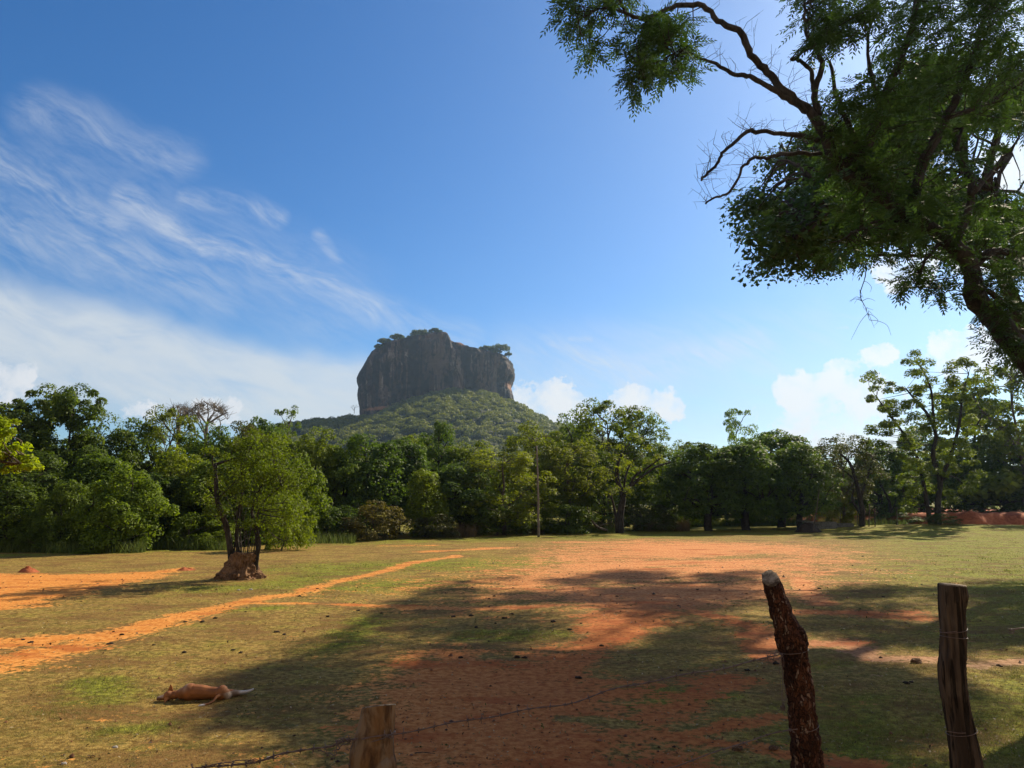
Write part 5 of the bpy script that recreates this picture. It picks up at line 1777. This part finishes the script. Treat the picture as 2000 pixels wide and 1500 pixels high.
def wire(name, label, pts, r=.0017, barbs=0, seed=0, wraps=(), twist=True, extra=()):
    """two twisted strands with barbs; pts = (px, py, depth)"""
    rng = np.random.default_rng(seed)
    sp = smooth_path([at(*p) for p in pts], 14)
    loc = sp[0].copy()
    mb = MB()
    L = np.concatenate([[0], np.cumsum(np.linalg.norm(np.diff(sp, axis=0), axis=1))])
    n = max(20, int(L[-1] / .012))
    s = np.linspace(0, L[-1], n)
    P = np.stack([np.interp(s, L, sp[:, k]) for k in range(3)], 1)
    P += np.stack([np.sin(s * 17 + seed), np.cos(s * 13), np.sin(s * 23 + 1)], 1) * .003
    for ph in ((0, math.pi) if twist else (0,)):
        off = np.stack([0 * s, np.cos(s * 75 + ph), np.sin(s * 75 + ph)], 1) * (r * 1.1 if twist else 0)
        tube(mb, P + off - loc, r, 5)
    bs = np.linspace(.05, .97, barbs) if barbs else []
    for b in bs:
        i = int((b + rng.normal() * .008) * (n - 1))
        i = min(max(i, 1), n - 2)
        c_ = P[i] - loc
        tn = P[i + 1] - P[i - 1]
        tn /= np.linalg.norm(tn)
        for q in range(2):
            d_ = rng.normal(size=3)
            d_ -= tn * (d_ @ tn)
            d_ /= np.linalg.norm(d_)
            tube(mb, [c_ - d_ * .015 + tn * .003 * q, c_ + d_ * .015 - tn * .003 * q], [r * .6, r * .6], 4)
        a = np.linspace(0, 4 * math.pi, 20)
        u = np.cross(tn, [0, 0, 1.0])
        u /= np.linalg.norm(u)
        w = np.cross(tn, u)
        tube(mb, [c_ + tn * .006 * (x / 12.5 - .5) + (u * math.cos(x) + w * math.sin(x)) * r * 2.6 for x in a], r * .7, 4)
    for (cpt, rad, turns, tilt) in wraps:
        c_ = np.array(cpt)
        a = np.linspace(0, turns * 2 * math.pi, int(28 * turns))
        tube(mb, np.stack([c_[0] + rad * np.cos(a), c_[1] + rad * np.sin(a), c_[2] + np.cos(a) * tilt + a * .0012], 1) - loc, r, 5)
    for e in extra:
        q = smooth_path([at(*p) for p in e], 6)
        tube(mb, q + rng.normal(size=q.shape) * .0015 - loc, r * .9, 5)
        for _ in range(max(1, len(q) // 7)):
            i = int(rng.integers(len(q)))
            d_ = unit(rng.normal(size=3)) * .014
            tube(mb, [q[i] - loc - d_, q[i] - loc + d_], r * .6, 4)
    o = mb.build(name, M['wire'], smooth=True)
    o.location = loc
    return tag(o, label, 'barbed wire', 'strands of the barbed wire fence')


rL_ = .066
wire('barbed_wire', 'tangled barbed wire running down left from the short peeled post', [(300, 1530, 2.2), (395, 1497, 2.25), (500, 1490, 2.3), (545, 1474, 2.32), (600, 1462, 2.35), (650, 1457, 2.36), (672, 1449, 2.37), (700, 1446, YL - .07)],
     barbs=15, seed=1, wraps=[ring(spL, rL, 1441, YL, 1.0, .012)],
     extra=[[(620, 1464, 2.36), (640, 1470, 2.36), (655, 1474, 2.36), (657, 1462, 2.36), (660, 1450, 2.36)], [(650, 1456, 2.36), (665, 1445, 2.37), (685, 1443, 2.38), (692, 1448, 2.38)],
            [(655, 1447, 2.36), (668, 1440, 2.36), (680, 1450, 2.37), (665, 1456, 2.36)], [(480, 1487, 2.29), (520, 1483, 2.3), (545, 1477, 2.3)], [(660, 1452, 2.36), (672, 1444, 2.37), (690, 1450, 2.38)],
            [(395, 1497, 2.24), (440, 1490, 2.26), (500, 1482, 2.29)]])
wire('barbed_wire', 'single barbed wire sagging from the short post up to the crooked post', [(704, 1446, YL - .075), (735, 1440, YL - .075), (766, 1435, YL - .06), (840, 1420, YL - .02), (990, 1394, 2.55), (1100, 1375, 2.6), (1200, 1347, 2.63), (1300, 1325, 2.66), (1400, 1307, 2.69), (1480, 1290, 2.71), (1525, 1278, YM - .05)],
     r=.0014, barbs=26, seed=2, wraps=[ring(spM, rM, 1274, YM, 1.2, .006)],
     extra=[[(1490, 1290, 2.71), (1505, 1279, 2.71), (1520, 1275, 2.71), (1528, 1280, 2.71)], [(1510, 1288, 2.71), (1518, 1270, 2.71), (1526, 1284, 2.71)], [(1500, 1284, 2.71), (1515, 1290, 2.71), (1530, 1276, 2.71)], [(762, 1434, YL - .07), (757, 1440, YL - .07), (766, 1439, YL - .075), (764, 1432, YL - .07)]])
wire('barbed_wire', 'lower wire rising from the bottom frame edge to the foot of the crooked post', [(1230, 1530, 2.55), (1300, 1502, 2.57), (1400, 1468, 2.6), (1480, 1442, 2.65), (1540, 1427, 2.7), (1556, 1424, YM - .045)],
     r=.0013, barbs=7, seed=3, wraps=[ring(spM, rM, 1425, YM, 1.0, .01)])
wire('barbed_wire', 'wire bound twice around the weathered post near its top', [(1838, 1238, YR - .03), (1863, 1236, YR - .046), (1886, 1230, YR - .02)], r=.0012, seed=4,
     wraps=[ring(spR, rR, 1234, YR, 1.5, .006), ring(spR, rR, 1246, YR, 1.0, -.004)], twist=False)
wire('barbed_wire', 'wire bound around the lower part of the weathered post', [(1850, 1430, YR - .03), (1878, 1434, YR - .052), (1905, 1429, YR - .02)], r=.0012, seed=5, wraps=[ring(spR, rR, 1432, YR, 1.0, .008)], twist=False)
wire('barbed_wire', 'pale wire end reaching in at the right frame edge', [(1972, 1233, 2.5), (1985, 1231, 2.5), (2000, 1228, 2.5), (2060, 1222, 2.5)], r=.0014, barbs=3, seed=6, extra=[[(1982, 1232, 2.5), (1976, 1238, 2.5), (1970, 1236, 2.5)]])
wire('hanging_wire', 'thin wires hanging left of the crooked post with a dark knot at the end',
     [(1526, 1282, YM - .05), (1527, 1320, YM - .05), (1528, 1350, YM - .05), (1529, 1378, YM - .05)], r=.0009, seed=7, twist=False,
     extra=[[(1522, 1284, YM - .05), (1523, 1310, YM - .05), (1526, 1350, YM - .05), (1529, 1378, YM - .05)], [(1530, 1284, YM - .05), (1529, 1325, YM - .05), (1535, 1355, YM - .05), (1530, 1378, YM - .05)]]
     + [[(1529 + math.cos(a) * 3, 1379, YM - .05), (1529 + math.cos(a) * 4 * (1 + .3 * math.sin(a * 7)), 1383 + 3 * math.sin(a * 3), YM - .05 + .01 * math.sin(a)), (1530, 1386, YM - .05)] for a in np.linspace(0, 6, 14)])

# ------------------------------------------------------------------ sleeping dog
def dog():
    gx, gy, gz0 = gpz(385, 1368)
    mpp = gy / FPX                                     # metres per photograph pixel there

    def q(px, h, dy=0.0):                              # along the picture, height above the ground, distance away
        return np.array([(px - 385) * mpp, dy, h])
    bm = MB()

    def ell(c_, r, rot=0.0, n=14):
        u, v = np.meshgrid(np.linspace(0, np.pi, n), np.arange(n * 2) * np.pi / n, indexing='ij')
        X = np.stack([np.sin(u) * np.cos(v) * r[0], np.sin(u) * np.sin(v) * r[1], np.cos(u) * r[2]], -1)
        cs, sn = math.cos(rot), math.sin(rot)
        X = np.stack([X[..., 0] * cs + X[..., 2] * sn, X[..., 1], -X[..., 0] * sn + X[..., 2] * cs], -1) + c_
        k = n * 2
        ii, jj = np.meshgrid(np.arange(n - 1), np.arange(k), indexing='ij')
        bm.add(X.reshape(-1, 3), np.stack([ii * k + jj, ii * k + (jj + 1) % k, (ii + 1) * k + (jj + 1) % k, (ii + 1) * k + jj], -1).reshape(-1, 4)[:, ::-1])

    def limb(pts, rad):
        sp = smooth_path(pts, 6)
        tube(bm, sp, np.interp(np.linspace(0, 1, len(sp)), np.linspace(0, 1, len(rad)), rad), 12)
    # trunk from neck to rump: chest deep, waist narrower
    limb([q(339, .085, .02), q(349, .095, .03), q(366, .115, .04), q(385, .115, .05), q(402, .105, .05), q(418, .105, .04), q(432, .095, .04), q(440, .08, .05)],
         [.046, .056, .098, .108, .100, .084, .080, .072, .05])
    ell(q(368, .115, .05), (.115, .12, .120))
    ell(q(355, .105, .01), (.060, .06, .085), .3)      # shoulder blade           # rib cage
    ell(q(428, .110, .035), (.085, .10, .104), .2)      # haunch
    ell(q(436, .065, .07), (.07, .07, .06), .3)        # lower thigh
    # head: skull and a tapering muzzle, cheek on the grass
    limb([q(345, .085, .02), q(336, .078, .02), q(331, .073, .01)], [.062, .058, .055])
    ell(q(331.5, .078, .0), (.068, .066, .068), -.1)
    limb([q(330, .065, 0), q(321, .050, -.01), q(314, .040, -.015), q(311, .036, -.015)], [.050, .038, .029, .022])
    # hind legs stretched out behind: thigh, hock, long foot
    limb([q(430, .09, .10), q(444, .085, .13), q(456, .075, .20), q(466, .08, .22), q(476, .10, .24)], [.062, .048, .026, .021, .017])
    limb([q(432, .05, .12), q(446, .045, .22), q(455, .050, .24), q(464, .055, .26)], [.055, .042, .024, .018])
    ell(q(476.5, .105, .24), (.024, .018, .014), -.5)
    ell(q(465, .057, .26), (.022, .018, .014), -.2)
    # fore legs, stretched away from the camera
    limb([q(358, .08, .10), q(352, .06, .22), q(346, .035, .34), q(340, .025, .42)], [.05, .034, .023, .018])
    limb([q(362, .05, .10), q(360, .04, .24), q(352, .03, .36), q(344, .025, .46)], [.045, .032, .022, .018])
    ell(q(338, .024, .44), (.028, .02, .016))
    ell(q(342, .024, .48), (.028, .02, .016))
    # tail curling towards the camera
    limb([q(431, .10, -.03), q(426, .085, -.11), q(424, .05, -.17), q(418, .025, -.23), q(408, .018, -.28), q(403, .016, -.30)], [.026, .021, .017, .016, .018, .008])
    me = bm.mesh('tmp')
    o = bpy.data.objects.new('tmp', me)
    COL.objects.link(o)
    md = o.modifiers.new('r', 'REMESH')
    md.mode, md.voxel_size = 'VOXEL', .008
    s_ = o.modifiers.new('s', 'SMOOTH')
    s_.iterations, s_.factor = 4, .5
    dg = bpy.context.evaluated_depsgraph_get()
    me2 = bpy.data.meshes.new_from_object(o.evaluated_get(dg))
    bpy.data.objects.remove(o)
    me2.name = 'dog'
    co = np.zeros(len(me2.vertices) * 3, np.float32)
    me2.vertices.foreach_get('co', co)
    co = co.reshape(-1, 3)
    X, Yv, Z = co[:, 0] / mpp + 385, co[:, 1], co[:, 2]
    tan = np.array([.27, .088, .012])
    colr = np.tile(tan, (len(co), 1))
    nz = np.array([mnoise.fractal(Vector(p) * 9, .8, 2, 3) for p in co])[:, None]
    colr *= 1 + nz * .3

    def blend(mask, col_):
        mask = np.clip(mask, 0, 1)[:, None]
        colr[:] = colr * (1 - mask) + np.array(col_) * mask
    blend((Yv > .16) * (X < 400) * sstep(Yv, .26, .34) * .9, (.62, .56, .48))         # fore paws
    blend(np.exp(-((X - 362) / 4.5) ** 2) * sstep(Z, .10, .2) * .5, (.58, .40, .24))
    blend(sstep(Z, .13, .0) * 0 + sstep(.09 - Z, 0, .07) * (X < 430) * .35, (.13, .05, .012))  # shade along the lower body, put into the coat colour
    blend(np.exp(-((X - 352) / 4) ** 2) * sstep(Z, .12, .17) * .4, (.5, .33, .2))   # pale shoulder band
    blend(sstep(X, 433, 440) * (Z < .12) * .75, (.48, .36, .24))                      # pale inner thigh
    blend(sstep(X, 442, 448) * (1 - sstep(X, 451, 456)) * .7, (.10, .055, .03))       # dark hocks
    blend(sstep(X, 453, 459) * .9, (.62, .58, .52))                                   # white feet
    blend(sstep(-Yv, .262, .28), (.75, .70, .62))                                    # white tail tip
    blend((X < 327) * sstep(327 - X, 0, 9) * (Z < .07) * .55, (.10, .05, .025))       # dark muzzle side
    blend((X < 325) * sstep(Z, .052, .07) * .6, (.60, .45, .33))                      # pale bridge
    blend((X < 312.2) * 1.0, (.02, .015, .013))                                       # nose
    at_ = me2.attributes.new('coat', 'FLOAT_COLOR', 'POINT')
    c4 = np.ones((len(co), 4), np.float32)
    c4[:, :3] = np.clip(colr, 0, 1)
    at_.data.foreach_set('color', c4.ravel())
    m, g = new_mat('short_fur')
    fur = g.noise(g.mapping(g.coord(), scale=(.35, 1, 1)), 260, 3, .6)
    c = g.mix(g.mapr(fur, .3, .7, 0, .35), g.attr('coat', 'Color'), (.13, .045, .012), 'MIX')
    pr = g.n('ShaderNodeBsdfPrincipled')
    g.put(pr.inputs['Base Color'], c)
    pr.inputs['Roughness'].default_value = .7
    pr.inputs['Sheen Weight'].default_value = .0
    g.put(pr.inputs['Normal'], bump(g, fur, .4, .004))
    out(g, pr.outputs[0])
    me2.materials.clear()
    me2.materials.append(m)
    me2.polygons.foreach_set('use_smooth', np.ones(len(me2.polygons), bool))
    d_ = bpy.data.objects.new('dog', me2)
    COL.objects.link(d_)
    d_.location = (gx, gy, gz0 - .012)
    tag(d_, 'short haired tan dog with a white tail tip asleep on its side on the grass', 'dog')

    # ears: thin folded triangles with thickness
    def ear(tip, b0, b1, back):
        mb = MB()
        n = 7
        rows = []
        tip, b0, b1, back = map(np.array, (tip, b0, b1, back))
        for i in range(n):
            t = i / (n - 1)
            w = (1 - t) ** .75
            cm_ = (b0 + b1) / 2 * (1 - t) + tip * t
            row = []
            for s in np.linspace(-1, 1, 7):
                row.append(cm_ + (b1 - b0) / 2 * s * w + back * (1 - s * s) * w)
            rows.append(row)
        A = np.array(rows)
        Bk = A + back / np.linalg.norm(back) * .007
        V = np.concatenate([A.reshape(-1, 3), Bk.reshape(-1, 3)])
        qd = []
        for i in range(n - 1):
            for j in range(6):
                a = i * 7 + j
                qd.append((a, a + 1, a + 8, a + 7))
                qd.append((a + 49, a + 56, a + 57, a + 50))
        for i in range(n - 1):
            qd.append((i * 7, i * 7 + 7, i * 7 + 56, i * 7 + 49))
            qd.append((i * 7 + 6, i * 7 + 55, i * 7 + 62, i * 7 + 13))
        mb.add(V, qd)
        m_, g_ = new_mat('ear_fur')
        out(g_, principled(g_, g_.mix(g_.noise(g_.coord(), 60, 3), (.28, .10, .03), (.44, .17, .05)), .8))
        mb.build('ear', m_, d_, True)
    ear(q(332.5, .225, .03), q(327.5, .118, .02), q(338.5, .118, .03), (0, .018, .004))
    ear(q(331.0, .000, -.10), q(327.0, .060, -.055), q(337, .060, -.055), (0, -.014, .010))


dog()

# ------------------------------------------------------------------ small things on the field
def clod_mesh(name, seed, m, flat=.55):
    bm = bmesh.new()
    bmesh.ops.create_icosphere(bm, subdivisions=3, radius=1)
    for v in bm.verts:
        v.co *= 1 + .45 * mnoise.fractal(v.co * 1.3 + Vector((seed, 0, 0)), .8, 2, 3)
        v.co.z *= flat
    me = bpy.data.meshes.new(name)
    bm.to_mesh(me)
    bm.free()
    me.materials.append(m)
    return me


rng = np.random.default_rng(55)
cl = [clod_mesh('dung_clod', s, M['dung']) for s in (1, 5, 9)]
spots = [(215, 1258), (238, 1240), (222, 1234), (205, 1270), (360, 1275), (455, 1270), (470, 1275), (362, 1215), (700, 1193), (745, 1198), (885, 1205), (930, 1226), (955, 1253), (968, 1218), (985, 1208), (1000, 1200), (1080, 1215), (1135, 1218), (1112, 1230), (1175, 1262), (1130, 1325),
         (920, 1203), (540, 1235), (555, 1240), (420, 1208), (395, 1215), (1010, 1285), (1330, 1310), (1458, 1160), (1362, 1152), (1720, 1285), (1790, 1296), (1955, 1302), (1950, 1300), (1665, 1105), (1685, 1087), (1515, 1297), (1770, 1335), (1780, 1333), (1800, 1142), (1725, 1166), (1460, 1310), (965, 1165),
         (955, 1170), (900, 1285), (1025, 1285), (640, 1205), (300, 1260), (60, 1255), (45, 1250), (1600, 1150), (1240, 1150), (1205, 1165), (480, 1195), (585, 1165), (620, 1150), (1300, 1130), (1010, 1065), (1190, 1060), (860, 1055)]
for i, (px, py) in enumerate(spots):
    o = bpy.data.objects.new('dung_clod', cl[i % 3])
    COL.objects.link(o)
    x, y, z = gpz(px, py)
    s = rng.uniform(.018, .042) * (1 + y / 60)
    o.location = (x, y, z + s * .2)
    o.scale = (s * rng.uniform(.9, 1.6), s, s * rng.uniform(.8, 1.2))
    o.rotation_euler = (0, 0, rng.uniform(0, 6))
    tag(o, 'small dark clod of dried dung lying on the open field', 'clod', 'dark dung clods scattered over the field')
ps = clod_mesh('pale_stone', 3, M['stone'], .6)
for px, py, s, lb in [(225, 1460, .035, 'small pale stone on the grass below the sleeping dog'), (490, 1152, .07, 'small pale stone just below the termite mound, right one'), (466, 1153, .06, 'small pale stone just below the termite mound, left one'),
                      (525, 1480, .028, 'tiny pale stone just above the tangled barbed wire'), (125, 1492, .035, 'flat pale stone at the bottom left corner')]:
    o = bpy.data.objects.new('pale_stone', ps)
    COL.objects.link(o)
    x, y, z = gpz(px, py)
    s *= .65
    o.location, o.scale = (x, y, z + s * .2), (s * 1.4, s, s)
    tag(o, lb, 'stone', 'pale stones on the field')
for px, py, s, lb in [(1789, 1295, .075, 'rounded brown stone on the bare soil between the two right posts'), (1440, 1465, .05, 'dark red stone on the soil below the lower wire'), (1510, 1464, .045, 'dark red stone beside the foot of the crooked post')]:
    o = bpy.data.objects.new('brown_stone', clod_mesh('brown_stone', px, M['soil_clod'], .7))
    COL.objects.link(o)
    x, y, z = gpz(px, py)
    o.location, o.scale = (x, y, z + s * .3), (s * 1.2, s, s)
    tag(o, lb, 'stone')
mb = MB()
a, b = np.array(gl(810, 1473, .012)), np.array(gl(850, 1474, .012))
tube(mb, [a * 0, (b - a) * .4 + [0, 0, .012], b - a], [.006, .005, .003], 6)
o = mb.build('twig', M['bark_dark'])
o.location = a
tag(o, 'thin dark twig on the red soil right of the short peeled post', 'twig')

# ------------------------------------------------------------------ haze
bm = bmesh.new()
bmesh.ops.create_cube(bm, size=1)
me = bpy.data.meshes.new('haze')
bm.to_mesh(me)
bm.free()
hz = bpy.data.objects.new('haze', me)
COL.objects.link(hz)
hz.scale = (2700, 1600, 262)
hz.location = (0, 640, 262 / 2 - 3)
m, g = new_mat('hazy_air')
pv = g.n('ShaderNodeVolumePrincipled')
pv.inputs['Color'].default_value = (.50, .74, 1.0, 1)
pv.inputs['Density'].default_value = .00011
pv.inputs['Anisotropy'].default_value = .6
o_ = g.n('ShaderNodeOutputMaterial')
g.t.links.new(pv.outputs[0], o_.inputs['Volume'])
me.materials.append(m)
tag(hz, kind='stuff')
